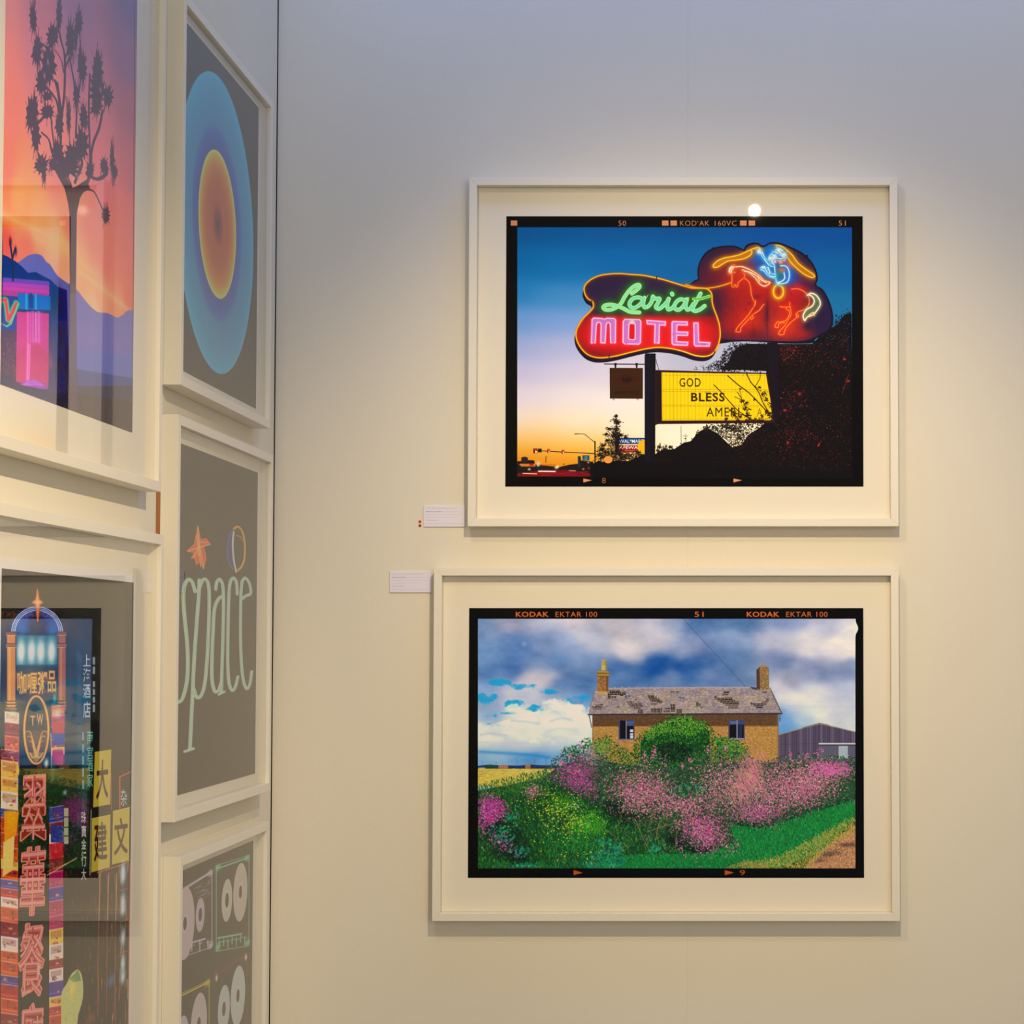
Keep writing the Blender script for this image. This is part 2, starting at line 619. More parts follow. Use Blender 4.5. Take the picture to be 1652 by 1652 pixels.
# ------------------------------------------------------------------ the motel sign at dusk
def art_motel(cv):
    rng = np.random.RandomState(11)
    A = crop(740, 270, .4419)
    B = crop(900, 370, .1695)
    K = crop(1110, 370, .17554)
    D = crop(820, 580, .17554)
    E = crop(1040, 540, .21792)
    sky = [((834, 370), (0, 88, 145)), ((900, 367), (0, 88, 148)), ((1000, 370), (0, 85, 145)), ((1100, 367), (0, 80, 142)),
           ((1250, 367), (0, 78, 150)), ((1380, 367), (0, 80, 150)), ((834, 420), (0, 105, 165)), ((900, 430), (5, 110, 170)),
           ((1000, 420), (0, 100, 165)), ((1100, 420), (0, 95, 155)), ((1378, 440), (0, 95, 155)), ((1378, 500), (20, 110, 160)),
           ((834, 470), (30, 125, 185)), ((900, 480), (70, 140, 195)), ((834, 520), (110, 155, 210)), ((900, 520), (130, 160, 215)),
           ((834, 560), (165, 170, 215)), ((900, 560), (185, 180, 215)), ((834, 600), (205, 190, 222)), ((920, 600), (215, 198, 220)),
           ((1000, 600), (222, 205, 218)), ((1120, 590), (185, 180, 200)), ((834, 640), (232, 212, 224)), ((930, 640), (240, 220, 222)),
           ((1000, 650), (248, 228, 222)), ((834, 675), (248, 222, 208)), ((930, 680), (252, 228, 205)), ((1020, 690), (255, 232, 210)),
           ((1090, 710), (255, 235, 215)), ((1180, 710), (255, 236, 210)), ((834, 705), (252, 205, 150)), ((930, 708), (253, 212, 150)),
           ((834, 725), (248, 180, 60)), ((930, 725), (250, 185, 60)), ((1000, 730), (252, 200, 110)), ((834, 740), (240, 145, 10)),
           ((930, 740), (240, 150, 15)), ((834, 752), (225, 110, 0)), ((930, 755), (225, 115, 5)), ((1180, 730), (255, 225, 150))]
    cv.a[:] = cv.colour_field(sky, 4.5, soft=26, wide=2.2)
    dark = (13, 7, 10)
    # distant skyline and the road with its light trails
    cv.poly(D((85, 935), (120, 935), (122, 900), (178, 900), (180, 925), (240, 928), (245, 965), (420, 985), (430, 1000), (560, 968), (640, 960), (650, 890), (665, 890), (668, 930), (780, 940), (820, 1090), (75, 1090)), (30, 18, 18))
    cv.poly(D((120, 903), (150, 893), (178, 903), (178, 950), (120, 950)), (42, 30, 45))
    cv.rect(*D((115, 958))[0], *D((250, 985))[0], (215, 120, 30))
    cv.rect(*D((195, 958))[0], *D((232, 978))[0], (190, 30, 10))
    cv.rect(*D((130, 985))[0], *D((430, 1020))[0], (28, 22, 24))
    for x, y, c, s in ((110, 967, (240, 200, 150), 8), (193, 1010, (255, 220, 190), 13), (275, 955, (210, 205, 190), 22), (275, 975, (220, 210, 190), 14), (443, 995, (245, 225, 180), 18), (455, 985, (250, 235, 200), 12),
                       (735, 948, (255, 180, 190), 9), (740, 1000, (240, 90, 40), 8), (690, 1008, (240, 160, 60), 10), (655, 968, (120, 190, 150), 7), (510, 963, (60, 20, 10), 7), (620, 966, (60, 30, 20), 9)):
        p = D((x, y))[0]
        cv.blob(p[0], p[1], s * .17, s * .14, c, .95)
    for i in range(12):
        p = D((300 + i * 12, 975))[0]
        cv.stroke(np.array([p - (0, 2), p + (0, 2)]), .5, (150, 30, 10))
    cv.poly(D((75, 1078), (90, 1045), (300, 1030), (520, 1015), (640, 1030), (800, 1060), (900, 1085), (700, 1092), (75, 1085)), (120, 12, 12))
    for k in range(60):
        x = rng.uniform(80, 700); y = 1030 + rng.uniform(0, 50) * (.4 + .6 * (1 - x / 900))
        cv.stroke(D((x, y), (x + rng.uniform(40, 160), y + rng.uniform(-3, 4))), .5, pick(rng, [(200, 20, 15), (90, 5, 10), (40, 10, 15), (160, 30, 60)], 1)[0], .8)
    cv.stroke(D((280, 1028), (430, 1030)), 2.0, (255, 235, 225), glow=1.5, gcolor=(230, 80, 60))
    cv.stroke(D((135, 1048), (260, 1052)), 1.3, (255, 225, 190), glow=1.2, gcolor=(230, 50, 20))
    cv.stroke(D((560, 1022), (620, 1024)), 1.0, (220, 170, 190))
    cv.rect(*D((682, 882))[0], *D((745, 930))[0], (20, 60, 110))
    cv.text('AB', *D((696, 888))[0], *D((730, 900))[0], (170, 200, 220))
    p = D((712, 915))[0]
    cv.blob(p[0], p[1], 4, 2.5, (110, 140, 60))
    cv.rect(*D((640, 890))[0], *D((662, 1000))[0], (25, 40, 45))
    # traffic signals and the lamp post
    cv.stroke(D((230, 836), (500, 852), (800, 866)), 1.3, (45, 25, 15))
    cv.stroke(curve(D((620, 685), (695, 687), (735, 715), (798, 765))), 1.0, (70, 50, 50))
    cv.stroke(D((612, 685), (640, 684)), 1.6, (90, 70, 60))
    cv.stroke(D((797, 755), (797, 1040)), 2.0, (35, 22, 25))
    for x, y, w, h, c in ((230, 818, 36, 46, (120, 20, 5)), (273, 820, 34, 34, (25, 28, 25)), (358, 825, 24, 36, (160, 20, 10)), (490, 832, 24, 36, (165, 25, 10))):
        cv.rect(*D((x, y))[0], *D((x + w, y + h))[0], c)
        if c[0] > 90:
            cv.rect(*D((x + w * .45, y + h * .45))[0], *D((x + w * .9, y + h * .95))[0], (225, 215, 190))
            p = D((x + w * .5, y + h * .2))[0]
            cv.blob(p[0], p[1], 1.6, 1.4, (255, 50, 20))
    cv.stroke(D((348, 888), (345, 945)), 1.0, (50, 30, 20))
    # shop signs and the bare trees in front of them
    cv.rect(*D((1010, 722))[0], *D((1256, 778))[0], (15, 50, 120))
    cv.text('WAL*MART', *D((1020, 734))[0], *D((1245, 768))[0], (235, 240, 250), bold=.015)
    cv.rect(*D((1010, 790))[0], *D((1200, 852))[0], (150, 20, 20))
    cv.text('SAFEWAY', *D((1000, 795))[0], *D((1222, 824))[0], (250, 235, 215), bold=.02)
    cv.text('Gas Station', *D((1070, 830))[0], *D((1178, 844))[0], (240, 170, 130))
    cv.rect(*D((982, 705))[0], *D((1018, 860))[0], (20, 12, 22))
    p = D((1258, 806))[0]
    cv.blob(p[0], p[1], 12.5, 12.5, (248, 178, 20), 1, hard=1)
    cv.rect(*D((1355, 610))[0], *D((1358, 612))[0], (60, 60, 60))
    for x0, y0, x1, y1 in ((1588, 612, 1590, 790), (1605, 705, 1650, 705), (1632, 705, 1632, 780)):
        cv.stroke(D((x0, y0), (x1, y1)), .9, (120, 105, 95))

    def foliage(poly, n, cols, s0=.8, s1=2.2, soft=3, mask_edge=True, asp=.5):
        P = np.asarray(poly)
        q = jitter(rng, n * 3, (P[:, 0].min(), P[:, 1].min(), P[:, 0].max(), P[:, 1].max()))
        q = q[inside(q, P)][:n]
        q = q + rng.normal(0, soft, q.shape)
        cv.dabs(q, rng.uniform(s0, s1, len(q)), asp, rng.uniform(0, 3.1, len(q)), pick(rng, cols, len(q), 4))

    con = [(20, 12, 14), (35, 22, 12), (14, 8, 10)]
    for x, y, s in ((990, 520, 18), (985, 560, 28), (1000, 590, 32), (985, 640, 40), (965, 690, 45), (1010, 700, 45), (930, 640, 22), (900, 690, 22), (915, 745, 30), (960, 760, 60), (1040, 690, 14), (870, 790, 25), (850, 830, 40), (900, 850, 55), (960, 860, 70), (840, 880, 40), (880, 910, 60), (960, 920, 70), (1080, 715, 22), (1100, 890, 55), (1150, 900, 60), (1190, 860, 30), (1050, 905, 55), (1020, 870, 30), (1220, 890, 40)):
        p = D((x, y))[0]
        n = int(s * 1.8)
        q = p + rng.normal(0, 1, (n, 2)) * (s * .085, s * .06)
        cv.dabs(q, rng.uniform(.7, 1.7, n), .35, rng.choice([-.5, .5, .2], n) + rng.normal(0, .4, n), pick(rng, con, n, 3))
    cv.stroke(D((992, 505), (985, 900)), 1.2, (25, 14, 12))
    for i in range(28):
        y = 640 + i * 10
        for sgn in (-1, 1):
            L = 18 + i * 3.2 * rng.uniform(.6, 1.2)
            cv.stroke(curve(D((988, y), (988 + sgn * L * .5, y + 10), (988 + sgn * L, y - 4 + rng.uniform(-12, 12)))), .8, (30, 18, 14), .8)
    cv.poly(E((70, 885), (200, 850), (300, 850), (300, 1100), (70, 1100)), dark)
    cv.poly(D((780, 960), (830, 930), (900, 950), (1000, 930), (1100, 935), (1170, 905), (1260, 870), (1260, 1100), (780, 1100)), dark)
    p = D((918, 921))[0]
    cv.blob(p[0], p[1], 7.2, 6.2, (243, 148, 62), 1, hard=1)
    # dark trees on the right
    leaf = [(12, 8, 18), (18, 10, 22), (10, 6, 12), (24, 14, 24)]
    big = E((650, 130), (700, 85), (760, 68), (900, 70), (1240, 70), (1300, 10), (1400, -60), (1440, -90), (1480, -150), (1530, -160), (1545, 1050), (130, 1050), (85, 880), (140, 850), (215, 850), (290, 800), (340, 790), (400, 720), (460, 690), (540, 730), (600, 790), (650, 835), (720, 815), (770, 740), (850, 690), (900, 645), (900, 270), (720, 262), (570, 262), (620, 200))
    cv.poly(big, (11, 5, 9))
    foliage(E((520, 262), (590, 130), (640, 70), (900, 70), (900, 262)), 1100, leaf, .6, 1.7, 3.0)
    foliage(E((560, 700), (640, 660), (720, 650), (900, 640), (900, 760), (740, 840), (640, 860), (600, 800), (690, 760), (700, 700)), 420, [(14, 8, 8), (26, 14, 12), (40, 18, 14)], .6, 1.7, 3.5)
    foliage(E((560, 262), (600, 160), (680, 90), (760, 60), (780, 110), (640, 262)), 260, leaf, .6, 1.5, 4.5)
    foliage(E((440, 262), (590, 180), (620, 262)), 200, leaf, .5, 1.2, 3.0)
    foliage(E((360, 240), (560, 200), (600, 262), (380, 262)), 60, leaf, .5, 1.1, 1.5)
    foliage(E((1300, 30), (1350, -60), (1430, -110), (1480, -160), (1535, -160), (1535, 200), (1250, 200)), 900, leaf, .6, 1.8, 4)
    for _ in range(34):
        p = E((rng.uniform(1290, 1530), rng.uniform(-90, 90)))[0]
        cv.dabs([p], rng.uniform(.5, 1.4), .5, rng.uniform(0, 3), [(70, 110, 150)], .75)
    foliage(E((85, 880), (110, 820), (215, 850), (300, 800), (350, 790), (400, 720), (460, 680), (520, 720), (660, 810), (720, 800), (720, 700), (700, 670), (560, 660), (430, 665), (560, 730), (640, 860), (85, 920)), 900, [(10, 6, 8), (22, 12, 8)], .6, 1.7, 2.6)
    for x, y, s in ((455, 700, 20), (520, 690, 30), (560, 730, 25), (620, 690, 35), (690, 690, 35), (700, 760, 25), (400, 730, 14), (110, 830, 14), (150, 850, 14), (190, 830, 10), (95, 860, 10), (580, 680, 28), (660, 700, 30)):
        p = E((x, y))[0]
        n = int(s * 2)
        cv.dabs(p + rng.normal(0, s * .13, (n, 2)), rng.uniform(.6, 1.4, n), .5, rng.uniform(0, 3, n), pick(rng, [(24, 14, 10), (14, 8, 8), (60, 40, 20)], n, 4))
    p = E((655, 775))[0]
    cv.blob(p[0], p[1], 6, 6.5, (255, 235, 190), .95)
    p = E((610, 735))[0]
    cv.blob(p[0], p[1], 7, 3, (250, 225, 180), .7)
    foliage(E((560, 700), (700, 780), (690, 830), (640, 830)), 90, [(14, 8, 8), (40, 26, 14)], .5, 1.2, 3)
    # red light on the leaves
    for cx_, cy_, sx, sy, n, b in ((1030, 120, 60, 40, 190, 1.0), (1200, 130, 120, 60, 200, .8), (1150, 300, 130, 90, 240, .55), (1000, 560, 60, 60, 150, 1.0), (1130, 460, 60, 50, 110, .9), (1050, 770, 60, 60, 130, .8), (1300, 800, 90, 90, 140, .7), (1180, 720, 80, 60, 130, .8), (850, 760, 110, 60, 220, .45), (1450, 150, 60, 120, 130, .8), (1420, 500, 80, 150, 150, .45), (800, 920, 200, 60, 220, .35), (1250, 950, 180, 60, 240, .5), (900, 850, 200, 80, 200, .4), (1480, 720, 40, 150, 100, .6)):
        n = int(n * 1.8)
        q = E(*[v for pt in np.stack([rng.normal(cx_, sx * 1.15, n), rng.normal(cy_, sy * 1.15, n)], 1) for v in pt])
        q = q[(q[:, 0] < 1374) & ((q[:, 1] > 555) | (q[:, 0] > 1330)) & ((q[:, 0] > 1250 + rng.uniform(0, 14, len(q))) | (q[:, 1] > 688 + rng.uniform(0, 14, len(q))))]
        b = b * rng.uniform(.35, 1.1, (len(q), 1))
        cv.dabs(q, rng.uniform(.5, 1.6, len(q)), .5, rng.uniform(0, 3, len(q)), np.clip(pick(rng, [(165, 26, 30), (125, 18, 22), (84, 16, 36), (190, 56, 52), (130, 66, 50), (70, 22, 24)], len(q), 8) * b * 1.15, 0, 255), rng.uniform(.4, .9, len(q)))
    for x, y in ((1510, 345), (1145, 440), (1480, 180), (1060, 800), (1290, 815), (975, 490), (1040, 560)):
        p = E((x, y))[0]
        cv.dabs(p + rng.normal(0, 1.2, (7, 2)), 1.3, .6, rng.uniform(0, 3, 7), pick(rng, [(190, 30, 35), (150, 40, 35)], 7))
    cv.stroke(E((1512, 290), (1490, 350), (1460, 440)), .7, (130, 40, 40))
    cv.stroke(E((1300, 620), (1360, 700)), .6, (60, 30, 35))
    # the posts
    cv.poly(E((0, 150), (80, 150), (75, 900), (90, 1100), (-10, 1100), (0, 900)), (10, 8, 16))
    cv.poly(A((681, 680), (719, 680), (717, 1130), (681, 1130)), (13, 9, 18))
    cv.poly(A((681, 680), (700, 680), (698, 1130), (681, 1130)), (17, 16, 34), .7)
    cv.poly(E((905, 60), (985, 60), (1000, 620), (930, 640)), (18, 8, 24))
    for i in range(9):
        cv.rect(*E((80, 925 + i * 13))[0], *E((205, 930 + i * 13))[0], (34, 8, 8))
    # changeable letter board
    cv.poly(E((76, 262), (910, 284), (965, 655), (100, 662), (76, 672)), (48, 14, 26))
    cv.poly(E((84, 266), (122, 268), (124, 650), (90, 662)), (34, 12, 20))
    panel = E((125, 279), (898, 292), (930, 480), (945, 634), (128, 637))
    cv.poly(panel, (244, 200, 4))
    cv.mask = cv.poly_mask(panel)
    for i in range(30):
        x = 132 + i * 27
        cv.stroke(E((x, 280), (x + 2, 640)), rng.uniform(.6, 1.4), (190, 140, 0), rng.uniform(.1, .45) * (1.3 if i < 10 else .5))
        cv.stroke(E((x + 12, 280), (x + 14, 640)), 1.5, (255, 222, 60), .3)
    for y in (300, 405, 420, 520, 530, 625):
        cv.stroke(E((126, y), (940, y + 4)), .7, (170, 115, 10), .5)
    for i in range(26):
        p = E((rng.uniform(140, 900), rng.choice([300, 410, 525, 622])))[0]
        cv.dabs([p], .5, 1, 0, [(90, 50, 10)], .8)
    for s, x0, y0, x1, y1, b in (('GOD', 258, 322, 414, 386, .004), ('BLESS', 344, 430, 592, 495, .022), ('AMERI', 458, 540, 700, 606, 0.0), ('C', 752, 548, 792, 606, .004), ('A', 832, 545, 868, 604, .0)):
        cv.text(s, *E((x0, y0))[0], *E((x1, y1))[0], (48, 26, 8) if s != 'A' else (150, 105, 10), bold=b, spacing=1.12)
    for x, y in ((500, 440), (470, 425), (450, 427)):
        p = E((x, y))[0]
        cv.dabs(p + rng.normal(0, .8, (5, 2)), .8, .4, rng.uniform(0, 3, 5), [(120, 70, 10)], .7)
    cv.mask = None
    br = (52, 24, 10)
    for pts, w in ((((512, 372), (560, 420), (640, 510), (700, 570), (800, 630), (870, 665)), 1.4), (((615, 305), (690, 370), (770, 430), (840, 500), (930, 600), (980, 680)), 1.6), (((755, 290), (785, 350), (840, 420), (880, 510), (930, 590)), 1.5),
                   (((855, 292), (850, 330), (815, 390)), 1.0), (((685, 425), (715, 470), (740, 520), (750, 560)), 1.1), (((665, 460), (720, 485)), .9), (((700, 400), (712, 440), (718, 480)), .7), (((650, 575), (700, 588), (740, 600), (800, 640)), 1.2), (((780, 350), (860, 420)), .8)):
        cv.stroke(curve(E(*pts)), w, br)
    for x, y, s in ((880, 440, 20), (900, 480, 14), (755, 505, 13), (745, 545, 16), (720, 490, 9), (665, 590, 16), (640, 560, 10), (700, 610, 18), (610, 622, 6), (815, 480, 8), (760, 590, 14), (870, 600, 10), (900, 570, 12), (860, 640, 26), (940, 520, 20), (930, 600, 26), (770, 640, 26), (690, 640, 14), (820, 640, 20), (600, 625, 8), (710, 402, 5), (850, 390, 6)):
        p = E((x, y))[0]
        n = int(s * 2.2)
        cv.dabs(p + rng.normal(0, s * .13, (n, 2)), rng.uniform(.6, 1.5, n), .45, rng.uniform(0, 3, n), pick(rng, [(40, 20, 10), (20, 10, 8), (70, 30, 14)], n, 5))
    # hanging square sign
    cv.stroke(D((884, 42), (1260, 45)), 1.7, (25, 18, 28))
    cv.poly(D((932, 78), (1237, 80), (1237, 362), (934, 360)), (58, 30, 8))
    cv.poly(D((960, 180), (1085, 110), (1215, 182), (1085, 250)), (84, 20, 6), .8)
    cv.poly(D((985, 180), (1085, 125), (1190, 182), (1085, 236)), (50, 26, 8), .9)
    cv.text('AAA', *D((1042, 165))[0], *D((1130, 202))[0], (18, 10, 10), bold=.02)
    cv.text('APPROVED', *D((970, 292))[0], *D((1205, 320))[0], (28, 14, 6), bold=.01)
    cv.stroke(D((932, 79), (1237, 81)), .6, (90, 50, 20))
    for x in (985, 1180):
        cv.poly(D((x - 12, 34), (x + 12, 34), (x + 6, 78), (x - 6, 78)), (20, 14, 22))
    for x in (965, 1185):
        cv.stroke(D((x, 362), (x - 4, 374)), .6, (30, 20, 20))
        cv.stroke(D((x + 10, 362), (x + 8, 374)), .6, (30, 20, 20))
    cv.stroke(curve(D((1358, 0), (1366, 40), (1384, 95))), .8, (30, 22, 30))
    # the cloud-shaped sign with the rider
    cloud = curve(K((-60, 560), (0, 520), (25, 498), (60, 470), (92, 455), (86, 420), (90, 350), (115, 280), (160, 215), (230, 172), (330, 152), (430, 152), (490, 175), (512, 185), (530, 150), (580, 125), (640, 125), (690, 150), (760, 120), (850, 126), (950, 165), (1050, 215), (1130, 290), (1180, 380), (1192, 460), (1180, 512), (1240, 555), (1290, 640), (1325, 740), (1335, 840), (1310, 920), (1240, 975), (1170, 1010), (1140, 1045), (900, 1050), (500, 1030), (250, 1055), (0, 1050)), True, 5)
    cv.poly(cloud, (20, 10, 26))
    face = curve(K((-60, 575), (0, 530), (35, 502), (70, 480), (105, 462), (100, 420), (104, 350), (128, 285), (172, 225), (238, 186), (330, 165), (425, 166), (485, 188), (518, 200), (542, 165), (585, 140), (635, 140), (690, 166), (760, 134), (845, 140), (940, 178), (1040, 230), (1118, 300), (1164, 384), (1176, 460), (1166, 516), (1228, 568), (1274, 645), (1308, 740), (1318, 840), (1290, 915), (1220, 960), (1060, 1025), (720, 1025), (300, 1012), (-60, 1010)), True, 5)
    cv.poly(face, (44, 22, 58))
    cv.mask = cv.poly_mask(face)
    for x, y, sx, sy, c, a in ((330, 480, 260, 180, (120, 25, 30), .7), (560, 560, 320, 250, (205, 32, 18), .95), (480, 420, 130, 110, (215, 50, 20), .9), (420, 700, 200, 260, (150, 18, 26), .75), (560, 850, 170, 160, (220, 36, 20), .9), (920, 720, 210, 250, (205, 30, 20), .95), (880, 900, 180, 130, (228, 50, 24), .95), (1000, 560, 110, 90, (215, 25, 40), .9), (1010, 640, 90, 60, (180, 20, 22), .8), (1110, 760, 60, 120, (200, 50, 20), .7), (400, 880, 150, 120, (190, 26, 26), .6), (690, 560, 120, 120, (190, 24, 20), .9), (1060, 960, 130, 60, (190, 30, 24), .7)):
        p = K((x, y))[0]
        cv.blob(p[0], p[1], sx * .17, sy * .17, c, a)
    for x, y, sx, sy, c, a in ((620, 620, 60, 30, (80, 18, 36), .5), (250, 640, 120, 200, (50, 20, 50), .75), (725, 780, 26, 160, (80, 20, 40), .8), (600, 960, 60, 60, (90, 15, 30), .5), (1200, 800, 110, 230, (34, 20, 58), .97), (1220, 600, 90, 120, (34, 22, 60), .9), (1100, 880, 40, 50, (30, 18, 52), .9), (1100, 490, 70, 30, (70, 26, 62), .8)):
        p = K((x, y))[0]
        cv.blob(p[0], p[1], sx * .17, sy * .17, c, a)
    n = 260
    q = K(*np.stack([rng.uniform(300, 1080, n), rng.uniform(480, 1000, n)], 1).ravel())
    cv.dabs(q, rng.uniform(1, 4, n), .5, rng.uniform(0, 3, n), pick(rng, [(110, 20, 30), (230, 45, 20), (150, 15, 20), (80, 20, 40)], n), .13)
    for x, y, sx, sy, c, a in ((760, 190, 110, 90, (10, 110, 205), .98), (640, 260, 90, 90, (15, 105, 200), .9), (700, 390, 110, 70, (20, 110, 190), .9), (930, 400, 100, 110, (20, 85, 200), .95), (870, 470, 100, 40, (20, 90, 190), .8), (560, 300, 60, 50, (120, 60, 90), .6), (840, 420, 40, 55, (20, 120, 110), .9), (865, 375, 45, 30, (225, 110, 50), .9), (940, 320, 60, 40, (225, 90, 130), .75)):
        p = K((x, y))[0]
        cv.blob(p[0], p[1], sx * .17, sy * .17, c, a)
    yel, ygl = (255, 205, 40), (225, 120, 10)
    l1 = curve(K((668, 188), (645, 168), (600, 178), (540, 205), (470, 235), (400, 252), (330, 265), (270, 292), (232, 330), (240, 350), (275, 345), (320, 318), (370, 292), (450, 282), (520, 268), (570, 240), (588, 212), (580, 196)))
    l2 = curve(K((808, 148), (850, 153), (900, 185), (955, 235), (1010, 310), (1080, 365), (1148, 412), (1162, 435), (1130, 442), (1060, 408), (985, 345), (930, 285), (890, 222), (850, 182), (812, 162)))
    for l in (l1, l2):
        cv.poly(l, (200, 112, 14), .85)
        cv.stroke(l, 1.7, yel, glow=4.2, gcolor=(230, 130, 10), galpha=.8)
    rope = curve(K((-20, 508), (60, 532), (150, 543), (250, 532), (330, 512), (402, 488)))
    cv.mask = None
    cv.stroke(rope, 1.6, (255, 170, 20), glow=3.0, gcolor=(200, 90, 10), galpha=.75)
    cv.stroke(curve(K((30, 545), (80, 552), (150, 545))), 1.2, (255, 170, 20))
    cv.mask = cv.poly_mask(face)
    t = np.linspace(0, 2 * np.pi, 30)
    cv.stroke(K(*np.stack([830 + 46 * np.cos(t), 572 + 62 * np.sin(t)], 1).ravel()), 2.0, yel, glow=4, gcolor=(240, 170, 10), galpha=.85)
    orange = (255, 120, 30)
    horse = [[(400, 400), (404, 440), (402, 515), (418, 532), (432, 512), (442, 532), (458, 522), (462, 490), (508, 450), (522, 428), (512, 410)],
             [(400, 400), (415, 375), (425, 325)], [(420, 398), (436, 394)], [(425, 510), (445, 512)],
             [(520, 450), (560, 485), (576, 540), (582, 600), (604, 660), (614, 688)],
             [(618, 655), (615, 690), (560, 780), (500, 850), (460, 895), (440, 938), (480, 940), (486, 905), (530, 855), (575, 808), (600, 780), (650, 748), (680, 710), (697, 690)],
             [(570, 805), (582, 826), (600, 815), (592, 790)],
             [(950, 550), (1010, 548), (1070, 575), (1110, 625), (1110, 690), (1075, 735), (1020, 755), (995, 775), (1000, 810), (950, 850), (905, 900), (885, 940), (878, 966), (834, 966), (848, 930), (890, 885), (915, 840), (945, 790), (945, 750), (935, 700), (935, 675)],
             [(990, 780), (1000, 810), (1015, 800), (1008, 778)],
             [(845, 712), (900, 716), (938, 712)], [(900, 714), (906, 735), (930, 752), (930, 790), (900, 835), (850, 852), (822, 852), (798, 895), (828, 900), (838, 865), (890, 858)]]
    for h in horse:
        cv.stroke(curve(K(*h)), 1.3, (255, 140, 45), glow=2.0, gcolor=(235, 50, 15), galpha=.7)
    mane = [[(385, 398), (384, 365), (400, 345), (440, 345), (500, 345), (580, 378), (650, 422), (700, 470), (752, 490), (705, 522), (655, 498), (620, 450), (560, 400), (500, 372)],
            [(395, 400), (402, 372), (420, 350)], [(520, 385), (570, 395), (630, 430), (660, 480)], [(640, 430), (680, 470), (720, 490)]]
    for h in mane:
        cv.stroke(curve(K(*h)), 1.6, (255, 235, 190), glow=2.8, gcolor=(240, 120, 60), galpha=.75)
    cv.stroke(curve(K((380, 390), (386, 362), (404, 345))), 2.4, (255, 245, 215), glow=2.5, gcolor=(255, 180, 90))
    tail = curve(K((1096, 606), (1130, 588), (1175, 605), (1208, 650), (1214, 695), (1185, 745), (1150, 785), (1095, 808), (1072, 838), (1058, 795), (1085, 742), (1140, 705), (1160, 660), (1140, 618), (1105, 600)))
    cv.poly(tail, (70, 92, 66), .9)
    cv.stroke(tail, 2.0, (250, 250, 215), glow=3.2, gcolor=(190, 170, 100), galpha=.75)
    cv.stroke(curve(K((1110, 790), (1150, 765), (1160, 790))), 1.2, (255, 240, 200), glow=2, gcolor=(230, 150, 80))
    rid = [[(665, 215), (690, 265), (720, 298), (765, 322)], [(682, 212), (712, 268), (765, 300)], [(700, 270), (745, 330), (790, 345)],
           [(795, 335), (800, 400), (812, 490)], [(850, 335), (895, 338), (925, 375), (930, 440), (905, 490), (830, 502)], [(882, 400), (888, 450), (860, 478), (825, 492)],
           [(665, 355), (700, 340), (735, 370), (770, 410), (800, 410)], [(670, 370), (700, 385), (740, 430), (790, 450)], [(700, 345), (720, 380), (760, 430), (800, 435)], [(735, 350), (750, 390), (745, 410)],
           [(740, 272), (755, 235), (785, 210), (825, 180), (870, 195)], [(745, 268), (790, 262), (850, 270), (900, 262)], [(770, 230), (800, 245), (850, 240), (890, 225)], [(780, 270), (770, 300), (790, 325)],
           [(780, 240), (830, 225)], [(800, 210), (850, 230), (880, 260)], [(820, 180), (850, 215), (890, 235)]]
    for h in rid:
        cv.stroke(curve(K(*h)), 1.6, (225, 250, 255), glow=2.8, gcolor=(60, 165, 235), galpha=.75)
    for x, y, s, c in ((652, 205, 30, (255, 255, 250)), (835, 192, 26, (255, 255, 255)), (880, 240, 26, (240, 240, 255)), (790, 255, 30, (225, 240, 255)), (800, 295, 22, (235, 210, 240)), (850, 300, 26, (250, 190, 120)), (690, 352, 16, (240, 250, 255)), (828, 495, 15, (240, 250, 255)), (756, 268, 20, (255, 255, 255)), (880, 285, 20, (240, 150, 90)), (822, 240, 14, (70, 130, 200)), (815, 292, 8, (190, 40, 70))):
        p = K((x, y))[0]
        cv.blob(p[0], p[1], s * .17, s * .16, c, .9)
    for _ in range(26):
        x, y = rng.uniform(760, 905), rng.uniform(185, 310)
        cv.stroke(K((x, y), (x + rng.uniform(-28, 28), y + rng.uniform(-12, 12))), .9, pick(rng, [(255, 255, 255), (180, 220, 255), (250, 190, 230), (250, 190, 120)], 1)[0], .8)
    cv.mask = None
    for x, y in ((232, 168), (1093, 238)):
        cv.poly(K((x - 8, y - 4), (x + 8, y - 4), (x + 12, y + 16), (x - 12, y + 16)), (24, 12, 26))
    for x, a in ((410, .25), (600, .3), (730, .35), (300, .2)):
        cv.stroke(K((x, 640), (x, 1015)), .7, (40, 8, 20), a)
    # the bean-shaped motel sign
    line = curve(B((330, 690), (285, 660), (256, 610), (250, 560), (268, 520), (320, 475), (400, 440), (500, 425), (600, 422), (700, 430), (800, 437), (900, 455), (1000, 478), (1100, 508), (1200, 538), (1270, 558), (1340, 560), (1405, 564), (1445, 585), (1466, 625), (1468, 680), (1480, 740), (1510, 820), (1535, 900), (1545, 980), (1540, 1050), (1518, 1120), (1485, 1172), (1440, 1202), (1380, 1211), (1300, 1200), (1200, 1165), (1100, 1140), (1000, 1127), (920, 1127), (820, 1142), (700, 1170), (560, 1205), (450, 1222), (360, 1220), (280, 1190), (220, 1130), (182, 1060), (172, 990), (190, 930), (240, 850), (300, 790), (337, 740)), True, 5)
    for i in range(12):
        t = i / 11
        cv.poly(line + np.array(B((-14 * t, 46 * t))[0]) - np.array(B((0, 0))[0]), (26, 12, 36))
    edge = line.copy()
    cv.poly(edge, (46, 28, 58))
    cv.mask = cv.poly_mask(edge)
    bx = B((150, 800), (1560, 1240))
    hh = cv.T(bx)
    Y = (np.arange(cv.h)[:, None] - hh[0, 1]) / (hh[1, 1] - hh[0, 1])
    X = (np.arange(cv.w)[None, :] - hh[0, 0]) / (hh[1, 0] - hh[0, 0])
    red = np.clip((Y + .04) / .12, 0, 1)
